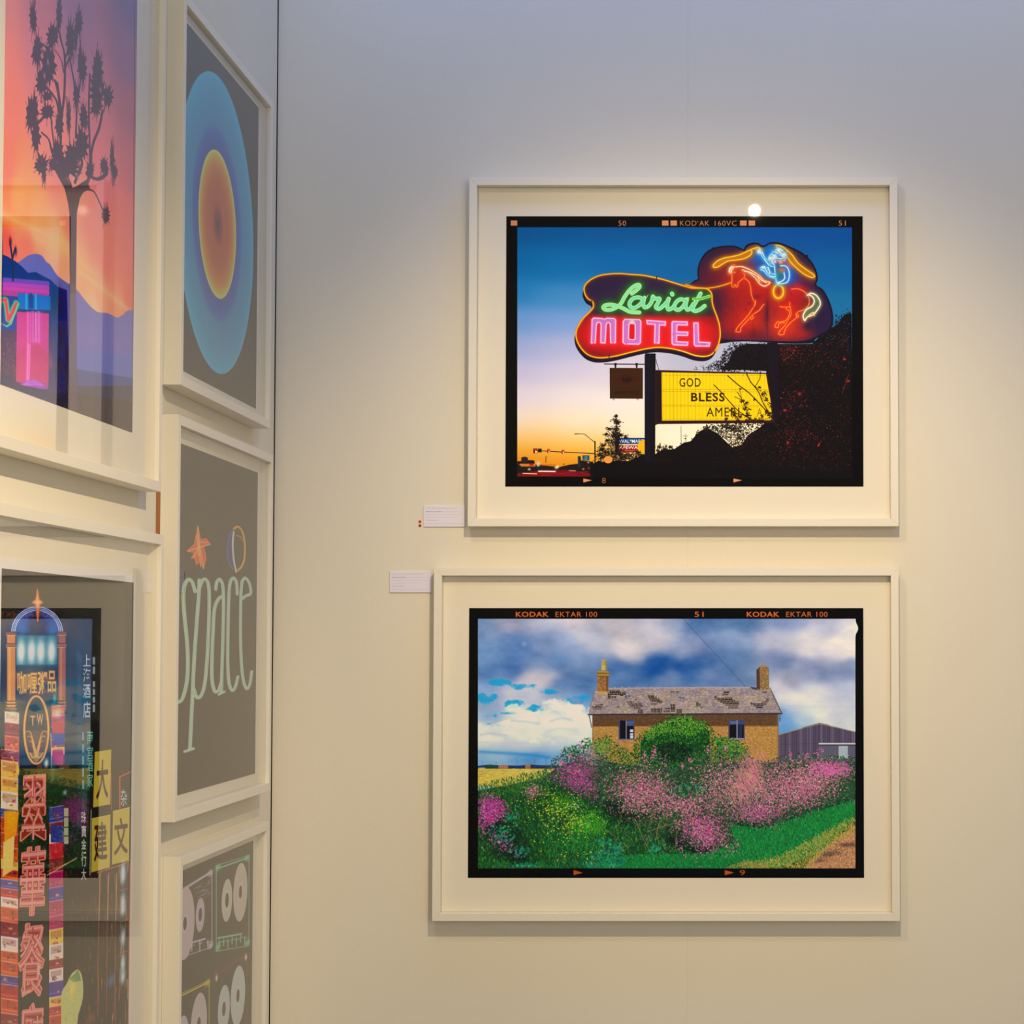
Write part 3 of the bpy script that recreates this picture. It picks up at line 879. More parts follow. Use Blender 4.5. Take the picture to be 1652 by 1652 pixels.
    shade = np.clip(1.15 - 1.3 * np.abs(Y - .45) ** 2.2 * 2.2 - .9 * np.abs(X - .5) ** 4 * 8, .35, 1)
    col = np.stack([225 * shade, 6 + 16 * shade, 14 + 30 * (1 - shade) + 8 * shade], -1)
    cv.a = cv.a * (1 - (red * cv.mask)[..., None]) + col * (red * cv.mask)[..., None]
    cv.stroke(line, 0, yel, glow=3.2, gcolor=(190, 70, 10), galpha=.6)
    pink, pf = (255, 190, 246), (203, 112, 196)
    M = B((318, 1082), (322, 1000), (326, 860), (342, 845), (425, 850), (445, 858), (465, 847), (535, 850), (550, 866), (547, 1080), (503, 1080), (499, 905), (488, 888), (472, 888), (460, 905), (450, 1082), (408, 1080), (412, 905), (400, 886), (378, 886), (367, 905), (356, 1080))
    O = B((622, 878), (638, 857), (776, 860), (790, 876), (786, 1078), (770, 1094), (636, 1090), (620, 1076)); Oi = B((676, 905), (690, 895), (725, 896), (736, 908), (736, 1040), (724, 1052), (684, 1050), (672, 1038))
    T = B((846, 868), (1024, 880), (1022, 914), (966, 910), (962, 1084), (920, 1082), (926, 906), (852, 900))
    Ee = B((1086, 890), (1096, 878), (1230, 882), (1232, 912), (1134, 910), (1130, 976), (1238, 980), (1234, 1010), (1130, 1008), (1130, 1070), (1238, 1075), (1232, 1105), (1100, 1100), (1087, 1085))
    Ll = B((1294, 892), (1334, 892), (1340, 1074), (1445, 1080), (1440, 1112), (1312, 1112), (1298, 1098))
    for g in (M, O, T, Ee, Ll):
        cv.stroke(np.vstack([g, g[:1]]), 0, pink, glow=3.4, gcolor=(250, 60, 90), galpha=.85)
    for g, h in ((M, ()), (O, (Oi,)), (T, ()), (Ee, ()), (Ll, ())):
        cv.poly(g, pf, 1, h)
        for r in (g,) + h:
            cv.stroke(np.vstack([r, r[:1]]), 1.7, pink, glow=.8, gcolor=(235, 150, 230))
    p = B((706, 880))[0]
    cv.blob(p[0], p[1], 4.5, 3.4, (255, 225, 215), .9)
    for x, y in ((935, 1088), (1095, 1000), (650, 1085), (1375, 1096), (1398, 1098), (525, 1080), (340, 1080)):
        p = B((x, y))[0]
        cv.blob(p[0], p[1], 1.4, 1.6, (225, 60, 60), .8)
    script = [curve(B((705, 612), (748, 580), (778, 548), (765, 528), (718, 548), (672, 592), (632, 650), (602, 705), (560, 742), (505, 765), (455, 765), (432, 745), (452, 724), (505, 718), (565, 730), (625, 755), (690, 786), (775, 792)), n=6),
              curve(B((806, 662), (765, 648), (715, 660), (684, 700), (692, 738), (730, 748), (775, 722), (812, 680), (822, 655), (812, 705), (825, 742), (862, 732), (892, 690), (905, 640)), n=6),
              curve(B((905, 640), (925, 660), (968, 662), (950, 705), (932, 740), (962, 757), (1000, 732), (1040, 690), (1055, 662), (1042, 715), (1050, 762), (1085, 752), (1112, 722)), n=6),
              curve(B((1205, 672), (1162, 668), (1122, 700), (1108, 745), (1145, 768), (1188, 738), (1222, 685), (1228, 668), (1215, 728), (1232, 765), (1262, 752), (1290, 710)), n=6),
              curve(B((1358, 612), (1335, 655), (1300, 715), (1282, 762), (1310, 778), (1355, 762), (1396, 730)), n=6),
              curve(B((1292, 665), (1350, 662), (1400, 650), (1440, 638)), n=4)]
    dotp = [B((1086, 612), (1090, 622))]
    cv.stroke(script + dotp, 0, yel, glow=7, gcolor=(40, 150, 18), galpha=.95)
    cv.stroke(script[:5] + dotp, 6.6, (178, 250, 150))
    cv.stroke(script[:5] + dotp, 3.9, (118, 214, 162))
    cv.stroke(script[5:], 4.6, (185, 252, 120))
    cv.stroke(script[5:], 2.2, (70, 170, 70))
    cv.stroke(script[:1], 1.6, (190, 245, 130), .6)
    for _ in range(50):
        l = script[rng.randint(0, 5)]
        p = l[rng.randint(0, len(l))]
        cv.dabs([p + rng.normal(0, .8, 2)], rng.uniform(.5, 1.2), .6, rng.uniform(0, 3), pick(rng, [(160, 200, 215), (230, 255, 170), (150, 250, 190)], 1), .6)
    for x, y in ((845, 632), (1235, 655)):
        cv.stroke(B((x - 20, y), (x, y + 18), (x + 14, y - 8)), .8, (200, 255, 150))
    cv.mask = None
    cv.stroke(np.vstack([line[:2], line[2:]]), 2.0, (255, 178, 20), glow=1.3, gcolor=(240, 110, 10))
    cv.stroke(line[int(len(line) * .60):int(len(line) * .66)], 1.4, (230, 210, 60))
    for x, y in ((940, 460), (322, 688), (488, 1210), (1490, 1170)):
        cv.stroke(B((x, y - 10), (x, y + 12)), 1.4, (40, 20, 24))
    # film rebate and its markings
    blk = (0, 0, 0)
    for r in ((800, 330, 834.5, 800), (1374.5, 330, 1410, 800), (800, 330, 1410, 367), (800, 769, 1410, 800)):
        cv.rect(*r, blk)
    cv.poly(A((480, 1085), (700, 1075), (1000, 1095), (1440, 1112), (1440, 1135), (480, 1135)), (8, 4, 6), .75)
    cv.stroke(A((215, 217), (1434, 219)), .8, (0, 40, 70), .8)
    org = (232, 142, 92)
    for x in (190, 742, 773, 1027, 1058):
        cv.rect(*A((x, 194))[0], *A((x + 24, 213))[0], org)
        cv.stroke(A((x + 2, 204), (x + 23, 203)), .5, (200, 110, 60))
    for s, x0, x1 in (('50', 583, 611), ('KOD', 808, 868), ('AK', 878, 915), ('160VC', 935, 1015), ('51', 1387, 1413)):
        cv.text(s, *A((x0, 194.5))[0], *A((x1, 213.5))[0], org, bold=-.004, spacing=1.1)
    p = A((873, 198))[0]
    cv.blob(p[0], p[1], 1.1, 1.1, org, 1, hard=1)
    for x in (455, 1003):
        cv.poly(A((x, 1136), (x + 32, 1143), (x, 1151)), org)
    cv.text('8', *A((523, 1134))[0], *A((537, 1154))[0], (180, 96, 60), bold=-.004)


# ------------------------------------------------------------------ the derelict house
def art_house(cv):
    rng = np.random.RandomState(5)
    F = crop(680, 900, .47821)
    G = crop(920, 1040, .21792)
    N = crop(750, 970, .19976)
    R = crop(1080, 970, .19370)
    S = crop(750, 1180, .19976)
    U = crop(1070, 1180, .19976)
    h, w = cv.h, cv.w
    sky = [((775, 1005), (120, 150, 205)), ((820, 1003), (165, 165, 200)), ((870, 1003), (170, 178, 215)), ((930, 1005), (190, 182, 200)), ((990, 1005), (215, 205, 215)), ((1050, 1005), (205, 202, 222)),
           ((1085, 1005), (150, 165, 205)), ((1130, 1010), (70, 110, 175)), ((1200, 1008), (75, 115, 175)), ((1270, 1008), (110, 135, 190)), ((1330, 1008), (160, 165, 200)), ((1376, 1008), (215, 210, 225)),
           ((775, 1050), (95, 140, 205)), ((830, 1045), (80, 125, 195)), ((890, 1040), (125, 150, 205)), ((950, 1035), (185, 188, 215)), ((1010, 1040), (225, 212, 218)), ((1060, 1030), (215, 208, 222)), ((1110, 1045), (140, 155, 200)),
           ((1180, 1035), (110, 140, 195)), ((1250, 1035), (160, 165, 198)), ((1300, 1040), (205, 198, 210)), ((1350, 1035), (225, 215, 220)), ((1376, 1050), (220, 212, 225)),
           ((775, 1085), (60, 110, 185)), ((830, 1080), (50, 100, 180)), ((890, 1075), (70, 115, 185)), ((940, 1070), (95, 130, 190)), ((1000, 1075), (50, 95, 170)), ((1060, 1075), (20, 80, 165)), ((1110, 1085), (25, 82, 165)), ((1170, 1080), (55, 98, 165)), ((1260, 1070), (90, 115, 170)), ((1310, 1075), (115, 130, 180)), ((1376, 1080), (120, 138, 185)),
           ((850, 1093), (215, 200, 215)), ((875, 1097), (220, 205, 215)), ((775, 1108), (120, 165, 225)), ((900, 1108), (75, 120, 190)), ((940, 1110), (60, 105, 175)), ((1000, 1095), (70, 115, 180)), ((1080, 1095), (100, 130, 185)), ((1150, 1098), (80, 115, 175)), ((1210, 1098), (70, 105, 160)), ((1270, 1095), (120, 130, 165)), ((1330, 1095), (105, 125, 175)), ((1376, 1098), (105, 128, 180)),
           ((1260, 1108), (225, 218, 228)), ((1320, 1105), (205, 205, 228)), ((1376, 1108), (190, 195, 225)), ((1280, 1130), (235, 228, 232)), ((1330, 1125), (215, 212, 232)), ((1376, 1130), (200, 205, 232)), ((1290, 1150), (190, 200, 235)), ((1340, 1150), (222, 222, 240)), ((1376, 1150), (205, 210, 235)), ((1265, 1170), (90, 150, 225)), ((1270, 1185), (60, 130, 215)), ((1300, 1170), (150, 185, 235)), ((1330, 1165), (228, 228, 242)), ((1376, 1175), (200, 210, 240)),
           ((785, 1120), (160, 180, 220)), ((820, 1115), (205, 205, 225)), ((860, 1125), (200, 205, 230)), ((900, 1125), (165, 185, 225)), ((930, 1125), (110, 160, 220)), ((830, 1150), (220, 220, 238)), ((790, 1150), (150, 185, 230)),
           ((780, 1175), (240, 238, 245)), ((830, 1175), (250, 248, 250)), ((890, 1160), (250, 250, 252)), ((930, 1160), (240, 240, 248)), ((780, 1190), (225, 228, 240)), ((850, 1190), (220, 224, 240)), ((920, 1185), (225, 230, 245)), ((900, 1205), (215, 222, 242)),
           ((780, 1205), (190, 205, 235)), ((840, 1205), (210, 215, 238)), ((780, 1216), (110, 165, 225)), ((850, 1217), (60, 140, 215)), ((900, 1215), (90, 155, 220)), ((780, 1228), (80, 155, 225)), ((850, 1228), (75, 150, 222)), ((900, 1228), (90, 150, 215))]
    cv.a[:] = cv.colour_field(sky, 5, warp=16, seed=3, cell=150, soft=14, wide=1.5)
    gm = cv.a.mean(2, keepdims=True)
    cv.a = gm + (cv.a - gm) * .93 + 4
    f = fbm(h, w, 170, 6, 21, .55, 1.5)
    g = np.clip((f - .5) * 3.2, -1, 1)
    cv.a += (g * 26)[..., None] * np.array([1.15, 1.0, .75])
    g2 = fbm(h, w, 60, 5, 77, .6, 2.0) - .5
    cv.a += (g2 * 46)[..., None] * np.array([1.1, 1.0, .8])
    # patches of clear blue and the bright cumulus edges on the left
    nz = fbm(h, w, 70, 6, 8, .68, 1.4)
    for x, y, sx, sy in ((150, 800, 60, 40), (220, 765, 45, 22), (290, 660, 60, 22), (500, 690, 90, 26), (660, 730, 60, 22), (430, 830, 90, 26), (560, 870, 90, 44), (600, 900, 50, 30), (930, 780, 110, 32), (860, 800, 50, 30), (1010, 770, 60, 26), (170, 925, 90, 16), (360, 903, 90, 10), (190, 990, 45, 12), (290, 1000, 45, 14)):
        p = N((x, y))[0]
        P = cv.T([p])[0]
        ax, ay = sx * .2 * cv.s, sy * .2 * cv.s
        Y, X = np.ogrid[0:h, 0:w]
        d = 1 - (((X - P[0]) / ax) ** 2 + ((Y - P[1]) / ay) ** 2) + (nz - .5) * 9
        m = np.clip(d * .8, 0, .9)[..., None] * (np.abs(X - P[0]) < ax * 2.4)[..., None] * (np.abs(Y - P[1]) < ay * 2.4)[..., None]
        cv.a = cv.a * (1 - m) + m * np.array([12, 158, 238])
    puff = [(420, 880, 70, 40), (480, 910, 60, 40), (700, 860, 90, 60), (780, 850, 80, 60), (860, 880, 80, 50), (930, 890, 80, 50), (640, 930, 90, 50), (560, 940, 90, 40), (400, 1010, 110, 50), (520, 1020, 130, 60), (250, 1040, 120, 60), (160, 1040, 80, 60), (600, 1060, 90, 50), (330, 1090, 100, 40), (860, 950, 120, 60), (950, 1000, 100, 60), (900, 1080, 120, 60), (720, 1130, 150, 40), (200, 1120, 110, 40), (700, 980, 110, 50)]
    for x, y, sx, sy in puff:
        p = N((x, y))[0]
        P = cv.T([p])[0]
        ax, ay = sx * .2 * cv.s, sy * .2 * cv.s
        y0, y1, x0, x1 = [int(v) for v in (max(0, P[1] - 2.5 * ay), min(h, P[1] + 2.5 * ay), max(0, P[0] - 2.5 * ax), min(w, P[0] + 2.5 * ax))]
        Y, X = np.ogrid[y0:y1, x0:x1]
        d = 1 - (((X - P[0]) / ax) ** 2 + ((Y - P[1]) / ay) ** 2) + (nz[y0:y1, x0:x1] - .5) * 7
        m = np.clip(d * 1.2, 0, 1)[..., None] * .75
        sh = np.clip(.5 - (Y - P[1]) / ay * .5, 0, 1)[..., None]
        colr = sh * np.array([252, 250, 251]) + (1 - sh) * np.array([222, 223, 240]) + (nz[y0:y1, x0:x1, None] - .5) * 70
        cv.a[y0:y1, x0:x1] = cv.a[y0:y1, x0:x1] * (1 - m) + m * (colr + (f[y0:y1, x0:x1, None] - .5) * 60)
    for pts, wd, c, a in ((((380, 965), (500, 972), (600, 990)), 2.0, (175, 190, 225), .6), (((690, 970), (780, 945), (860, 960)), 1.8, (190, 195, 225), .7), (((650, 1060), (760, 1030), (900, 1040)), 3, (205, 212, 236), .7), (((130, 1080), (220, 1070), (330, 1085)), 2.5, (190, 200, 230), .7), (((120, 1215), (300, 1225), (520, 1240), (680, 1262)), 3.2, (25, 130, 215), .8), (((120, 1140), (400, 1150), (800, 1160)), 3, (200, 208, 235), .6), (((115, 1190), (500, 1200), (900, 1190)), 3, (170, 195, 232), .5)):
        cv.stroke(curve(N(*pts)), 0, c, glow=wd, gcolor=c, galpha=a)
    p = N((478, 345))[0]
    cv.blob(p[0], p[1], 4, 4, (175, 185, 215), .5)
    # wires
    cv.stroke(F((880, 203), (1092, 433)), .8, (60, 80, 125))
    cv.stroke(R((915, 872), (1550, 872)), .4, (150, 165, 200), .7)
    cv.stroke(R((915, 888), (1550, 886)), .4, (160, 172, 205), .6)
    # horizon and field
    cv.poly(N((100, 1330), (180, 1320), (300, 1325), (420, 1328), (540, 1318), (620, 1325), (760, 1325), (760, 1360), (100, 1360)), (28, 44, 88))
    cv.poly(N((165, 1325), (210, 1318), (270, 1330), (270, 1352), (165, 1352)), (24, 62, 50))
    for x0, x1, y0 in ((272, 350, 1326), (488, 530, 1318)):
        cv.rect(*N((x0, y0))[0], *N((x1, 1350))[0], (178, 122, 88))
        cv.stroke(N((x0, y0), (x1, y0)), .9, (150, 90, 70))
        for i in range(5):
            cv.rect(*N((x0 + 6 + i * (x1 - x0) / 5, 1334))[0], *N((x0 + 12 + i * (x1 - x0) / 5, 1343))[0], (90, 60, 60))
    cv.rect(*N((110, 1344))[0], *N((165, 1352))[0], (170, 175, 185))
    for x, y0 in ((140, 1298), (252, 1302), (418, 1265), (565, 1282), (700, 1300), (655, 1275)):
        cv.stroke(N((x, y0), (x, 1345)), .5, (60, 80, 120), .8)
        cv.stroke(N((x - 8, y0 - 4), (x, y0 + 4), (x + 8, y0 - 6)), .4, (70, 90, 130), .8)
    cv.poly(N((100, 1352), (760, 1352), (760, 1500), (100, 1500)), (214, 186, 66))
    n = 900
    cv.dabs(N(*np.stack([rng.uniform(100, 700, n), rng.uniform(1354, 1460, n)], 1).ravel()), rng.uniform(1, 4, n), .25, 0, pick(rng, [(224, 196, 80), (198, 168, 48), (234, 206, 100)], n, 6), .5)
    cv.stroke(N((110, 1368), (300, 1366), (640, 1360)), .6, (180, 150, 50), .6)
    # barn
    cv.poly(R((905, 1110), (1250, 1015), (1560, 1090), (1560, 1400), (905, 1400)), (74, 60, 84))
    cv.mask = cv.poly_mask(R((905, 1110), (1250, 1020), (1560, 1092), (1560, 1400), (905, 1400)))
    for i in range(82):
        x = 908 + i * 8
        c = pick(rng, [(104, 92, 122), (122, 108, 130), (92, 78, 104)] if (i % 11) > 2 else [(140, 140, 175), (120, 118, 150)], 1, 5)[0]
        if x < 1250 and i % 7 == 0:
            c = c * .8
        cv.stroke(R((x, 1010), (x, 1400)), .8, c, .8)
        cv.stroke(R((x + 4, 1010), (x + 4, 1400)), .7, (42, 32, 52), .8)
    cv.stroke(R((905, 1190), (1240, 1186)), .6, (60, 48, 60), .7)
    cv.mask = None
    cv.stroke(R((905, 1112), (1090, 1062), (1250, 1020), (1400, 1052), (1560, 1092)), 1.5, (150, 140, 110))
    cv.stroke(R((1110, 1055), (1250, 1016), (1330, 1034)), 1.3, (112, 92, 52))
    cv.rect(*R((1242, 1192))[0], *R((1560, 1320))[0], (92, 92, 112))
    for i in range(40):
        cv.stroke(R((1252 + i * 8, 1200), (1252 + i * 8, 1320)), .6, (66, 62, 84), .8)
    cv.rect(*R((1242, 1180))[0], *R((1560, 1193))[0], (205, 202, 198))
    cv.rect(*R((1242, 1193))[0], *R((1560, 1203))[0], (50, 50, 70))
    cv.rect(*R((1408, 1204))[0], *R((1485, 1310))[0], (158, 172, 186))
    for i in range(7):
        cv.stroke(R((1414 + i * 11, 1206), (1414 + i * 11, 1310)), .4, (190, 200, 210))
    # house walls: bricks laid row by row
    wall = G((165, 518), (1540, 508), (1543, 900), (165, 900))
    cv.poly(wall, (158, 112, 56))
    cv.mask = cv.poly_mask(wall)
    rows = np.arange(515, 900, 5.2)
    P, cols = [], []
    for r, y in enumerate(rows):
        xs = np.arange(165 + (r % 2) * 6, 1545, 12.0)
        P.append(np.stack([xs, np.full(len(xs), y)], 1))
        sh = y < (604 - (8 if 0 else 0))
        base = pick(rng, [(212, 156, 72), (196, 136, 56), (222, 172, 96), (172, 114, 50), (204, 146, 60)], len(xs), 7)
        if sh:
            base = base * np.array([.52, .48, .60])
        cols.append(base)
    P = np.concatenate(P)
    cols = np.concatenate(cols)
    cv.poly(G((165, 515), (1540, 505), (1540, 598), (165, 606)), (72, 48, 34))
    cv.dabs(G(*P.ravel()), 1.15, .42, 0, cols, .85)
    cv.mask = None
    cv.stroke(G((165, 520), (165, 760)), .8, (90, 66, 50))
    cv.poly(G((1528, 510), (1543, 510), (1543, 900), (1530, 900)), (130, 92, 60), .5)
    # windows
    for x0, x1 in ((362, 474), (1174, 1290)):
        cv.rect(*G((x0 - 4, 556))[0], *G((x1 + 2, 702))[0], (70, 62, 92))
        cv.rect(*G((x0 + 6, 562))[0], *G((x1 - 6, 696))[0], (10, 9, 20))
        cv.stroke(G((x0 - 8, 707), (x1 + 4, 704)), 1.6, (122, 116, 128))
    cv.rect(*G((410, 562))[0], *G((418, 700))[0], (128, 122, 138))
    cv.rect(*G((418, 563))[0], *G((470, 592))[0], (60, 82, 136))
    for a, b in ((628, 648), (656, 672), (674, 694)):
        cv.rect(*G((442, a))[0], *G((466, b))[0], (205, 212, 228))
    cv.rect(*G((418, 594))[0], *G((470, 600))[0], (90, 98, 140))
    cv.rect(*G((1180, 562))[0], *G((1284, 592))[0], (50, 62, 112))
    cv.rect(*G((1184, 566))[0], *G((1226, 588))[0], (78, 96, 150))
    cv.rect(*G((1230, 560))[0], *G((1240, 700))[0], (132, 130, 160))
    cv.poly(G((1250, 596), (1276, 596), (1272, 690), (1246, 690)), (30, 36, 70))
    cv.rect(*G((1180, 692))[0], *G((1286, 700))[0], (150, 150, 172))
    # roof: courses of slates
    roof = G((183, 332), (290, 324), (600, 320), (900, 320), (1200, 320), (1478, 320), (1495, 345), (1530, 420), (1568, 510), (135, 519), (160, 420))
    cv.poly(roof, (142, 128, 132))
    cv.mask = cv.poly_mask(roof)
    P, cols = [], []
    for r in range(26):
        y = 324 + r * 7.6
        xs = np.arange(130 + (r % 2) * 7, 1575, 14.0) + rng.normal(0, 1.5)
        P.append(np.stack([xs, np.full(len(xs), y)], 1))
        cols.append(pick(rng, [(168, 150, 142), (150, 136, 140), (186, 164, 146), (128, 120, 140), (160, 140, 128), (140, 132, 150), (196, 172, 150)], len(xs), 8))
    P = np.concatenate(P)
    cols = np.concatenate(cols)
    gx = fbm(40, 90, 9, 3, 77)
    ix = np.clip(((P[:, 0] - 130) / 1450 * 89).astype(int), 0, 89)
    iy = np.clip(((P[:, 1] - 320) / 200 * 39).astype(int), 0, 39)
    k = (gx[iy, ix] - .5)[:, None] * 120
    cols = cols + k * np.array([.5, .45, .15]) + np.array([14, 10, 8])
    for r in range(26):
        y = 320.5 + r * 7.6
        cv.stroke(G((130, y), (1575, y - 1)), .55, (88, 76, 82), .55)
    for (x, y), c in zip(P, cols):
        q = G((x - 6.4, y - 2.9), (x + 6.4, y - 2.9), (x + 6.4, y + 3.2), (x - 6.4, y + 3.2))
        cv.poly(q, c, .8)
    for x, y, s in ((1395, 390, 26), (1250, 400, 20), (1190, 400, 14), (690, 395, 18), (400, 480, 16), (1480, 350, 12), (760, 390, 12), (260, 370, 16), (1470, 440, 14), (980, 350, 12)):
        n = 26
        cv.dabs(G(*(np.array([x, y]) + rng.normal(0, s * .6, (n, 2))).ravel()), rng.uniform(.5, 1.6, n), .6, rng.uniform(0, 3, n), pick(rng, [(180, 150, 72), (170, 138, 80)], n, 8), .45)
    hole = (34, 26, 30)
    lath = (186, 160, 132)

    def gap(x0, y0, x1, y1, deep=True):
        cv.rect(*G((x0, y0))[0], *G((x1, y1))[0], hole if deep else (58, 44, 44))

    for (x0, y0, x1, y1) in ((290, 338, 368, 356), (278, 356, 368, 372), (278, 372, 300, 402), (305, 382, 340, 396), (366, 348, 410, 372), (370, 372, 392, 380), (405, 376, 420, 396), (430, 370, 444, 386),
                             (576, 374, 620, 388), (580, 388, 640, 400), (588, 400, 660, 412), (600, 412, 680, 424), (640, 424, 682, 434), (600, 436, 640, 446),
                             (742, 346, 772, 356), (782, 346, 804, 356), (806, 388, 846, 396), (418, 420, 470, 430), (430, 434, 530, 446), (440, 450, 540, 462), (470, 466, 520, 476), (500, 480, 540, 506), (345, 458, 362, 468), (476, 402, 494, 412),
                             (160, 458, 240, 466), (170, 470, 230, 480), (190, 446, 216, 456), (220, 440, 242, 450), (598, 470, 680, 504), (700, 470, 775, 478), (690, 486, 740, 500), (742, 440, 776, 468), (745, 480, 775, 496), (788, 476, 826, 504),
                             (932, 424, 950, 458), (952, 436, 966, 456), (962, 460, 984, 470), (1136, 344, 1178, 360), (1124, 366, 1170, 376), (1066, 380, 1084, 394), (1070, 396, 1128, 408), (1090, 408, 1220, 420), (1126, 392, 1200, 410), (1112, 420, 1250, 432), (1130, 434, 1248, 442), (1150, 446, 1248, 455), (1170, 459, 1240, 472), (1130, 430, 1180, 442),
                             (1336, 436, 1450, 444), (1360, 450, 1430, 458), (1376, 462, 1424, 470), (1420, 420, 1460, 430), (1450, 400, 1470, 414), (1332, 428, 1350, 438), (1420, 348, 1456, 358)):
        gap(x0, y0, x1, y1)
        for yy in np.arange(y0 + 6, y1 - 2, 10.5):
            cv.stroke(G((x0, yy), (x1, yy)), .65, lath, .9)
        for xx in np.arange(x0 + 14, x1 - 8, 28):
            cv.stroke(G((xx, y0), (xx + 2, y1)), .6, lath, .8)
    for x0, y0, x1, y1 in ((412, 372, 440, 384), (410, 352, 436, 362), (806, 386, 848, 394), (990, 470, 1010, 476)):
        cv.rect(*G((x0, y0))[0], *G((x1, y1))[0], (98, 118, 158), .9)
    cv.mask = None
    cv.stroke(G((285, 324), (600, 320), (900, 318), (1330, 317)), 1.5, (176, 164, 172))
    for i in range(20):
        x = 330 + i * 54
        cv.rect(*G((x - 6, 312))[0], *G((x + 6, 322))[0], (160, 148, 158))
    cv.stroke(G((132, 518), (700, 514), (1568, 510)), 1.9, (30, 28, 48))
    cv.stroke(G((1478, 320), (1500, 370), (1540, 450), (1568, 508)), 1.0, (88, 74, 70))
    for i in range(9):
        p = G((1490 + i * 8, 350 + i * 18))[0]
        cv.dabs([p], .9, .8, 0, [(50, 40, 40)])
    cv.stroke(G((183, 332), (165, 400), (138, 515)), .9, (120, 102, 92))
    cv.stroke(G((140, 525), (150, 570), (158, 612)), 1.3, (40, 48, 70))
    cv.stroke(G((1552, 516), (1552, 566)), 1.2, (52, 50, 72))
    cv.stroke(G((1540, 545), (1552, 545)), .9, (52, 50, 72))
    # chimneys
    ch = G((200, 215), (282, 212), (282, 345), (276, 368), (200, 362))
    cv.poly(ch, (150, 96, 46))
    cv.mask = cv.poly_mask(ch)
    n = 420
    cv.dabs(G(*np.stack([rng.uniform(198, 284, n), np.round(rng.uniform(212, 368, n) / 5) * 5], 1).ravel()), 1.1, .4, 0, pick(rng, [(172, 112, 52), (128, 76, 38), (196, 142, 70), (110, 66, 40)], n, 6))
    cv.poly(G((262, 212), (284, 212), (284, 350), (268, 366)), (70, 44, 36), .55)
    cv.mask = None
    cv.poly(G((196, 195), (240, 188), (288, 200), (290, 230), (282, 236), (200, 236), (196, 220)), (150, 112, 42))
    cv.stroke(G((198, 212), (288, 212)), .9, (90, 60, 34))
    cv.stroke(G((200, 224), (286, 224)), .7, (196, 150, 60))
    cv.stroke(G((200, 236), (284, 236)), .9, (74, 50, 30))
    cv.stroke(G((202, 200), (282, 202)), .9, (190, 156, 70))
    cv.poly(G((232, 150), (268, 150), (270, 190), (230, 190)), (196, 176, 92))
    cv.poly(G((229, 118), (250, 110), (271, 118), (271, 150), (229, 150)), (186, 172, 100))
    for y in (122, 134, 146):
        cv.stroke(G((229, y), (271, y)), .7, (120, 106, 56))
    cv.poly(G((258, 118), (271, 118), (270, 190), (258, 190)), (120, 104, 52), .6)
    cv.poly(G((200, 346), (278, 346), (276, 368), (200, 362)), (196, 152, 92))
    c2 = G((1378, 188), (1400, 165), (1468, 165), (1472, 330), (1400, 336), (1380, 320))
    cv.poly(c2, (138, 108, 58))
    cv.mask = cv.poly_mask(c2)
    n = 520
    cv.dabs(G(*np.stack([rng.uniform(1378, 1474, n), np.round(rng.uniform(162, 338, n) / 5) * 5], 1).ravel()), 1.1, .4, 0, pick(rng, [(156, 118, 62), (122, 88, 50), (182, 142, 84), (104, 74, 50)], n, 6))
    cv.poly(G((1376, 188), (1402, 165), (1404, 338), (1378, 322)), (54, 34, 38), .8)
    cv.mask = None
    cv.poly(G((1400, 166), (1415, 152), (1440, 150), (1460, 165)), (176, 118, 78))
    cv.poly(G((1330, 312), (1380, 318), (1390, 336), (1350, 330)), (56, 50, 66))
    # ------- vegetation
    green = [(22, 88, 24), (34, 118, 28), (16, 62, 26), (62, 140, 30), (12, 44, 22)]
    dkg = [(8, 26, 16), (12, 44, 26), (10, 34, 34), (6, 16, 14)]

    def scatter(poly, n, cols, s0, s1, asp=.5, soft=1.5, ang=None, al=1.0, var=10):
        P = np.asarray(poly)
        q = jitter(rng, int(n * 3.2), (P[:, 0].min(), P[:, 1].min(), P[:, 0].max(), P[:, 1].max()))
        q = q[inside(q, P)][:n]
        m = len(q)
        q = q + rng.normal(0, soft, q.shape)
        q = q[np.argsort(q[:, 1] + rng.normal(0, 12, m))]
        a = rng.uniform(0, 3.14, m) if ang is None else rng.normal(ang, .35, m)
        cv.dabs(q, rng.uniform(s0, s1, m), asp, a, pick(rng, cols, m, var), al)

    ground = S((105, 440), (300, 420), (560, 360), (760, 400), (1080, 300), (1080, 1110), (105, 1110))
    cv.poly(F((190, 785), (300, 765), (410, 740), (470, 700), (540, 680), (640, 690), (700, 700), (1200, 700), (1465, 690), (1465, 1050), (190, 1050)), (18, 56, 28))
    scatter(F((190, 765), (430, 712), (430, 800), (190, 800)), 900, [(30, 96, 38), (60, 120, 40), (24, 74, 50), (84, 130, 44)], .8, 2.4, .3, 1.2, 1.5)
    # bushes against the house
    b1 = G((-40, 760), (60, 740), (120, 690), (200, 700), (270, 670), (300, 660), (310, 720), (350, 740), (420, 780), (500, 800), (500, 920), (-40, 920))
    scatter(b1, 1500, green, .6, 1.7)
    scatter(G((120, 700), (200, 720), (300, 700), (290, 800), (160, 800)), 250, [(60, 150, 60), (90, 160, 50)], .5, 1.2)
    b2 = G((470, 720), (530, 650), (600, 610), (680, 560), (720, 530), (790, 520), (870, 520), (950, 550), (1040, 600), (1060, 650), (1130, 680), (1240, 700), (1310, 760), (1340, 830), (1340, 920), (480, 920))
    cv.poly(G((520, 720), (620, 620), (760, 550), (900, 545), (1030, 640), (1040, 900), (520, 900)), (12, 52, 22))
    scatter(b2, 3800, green, .6, 1.8)
    scatter(G((560, 640), (700, 560), (880, 530), (1030, 610), (900, 680), (700, 650), (560, 720)), 900, [(70, 150, 36), (98, 168, 44), (48, 130, 30), (140, 180, 60)], .5, 1.4)
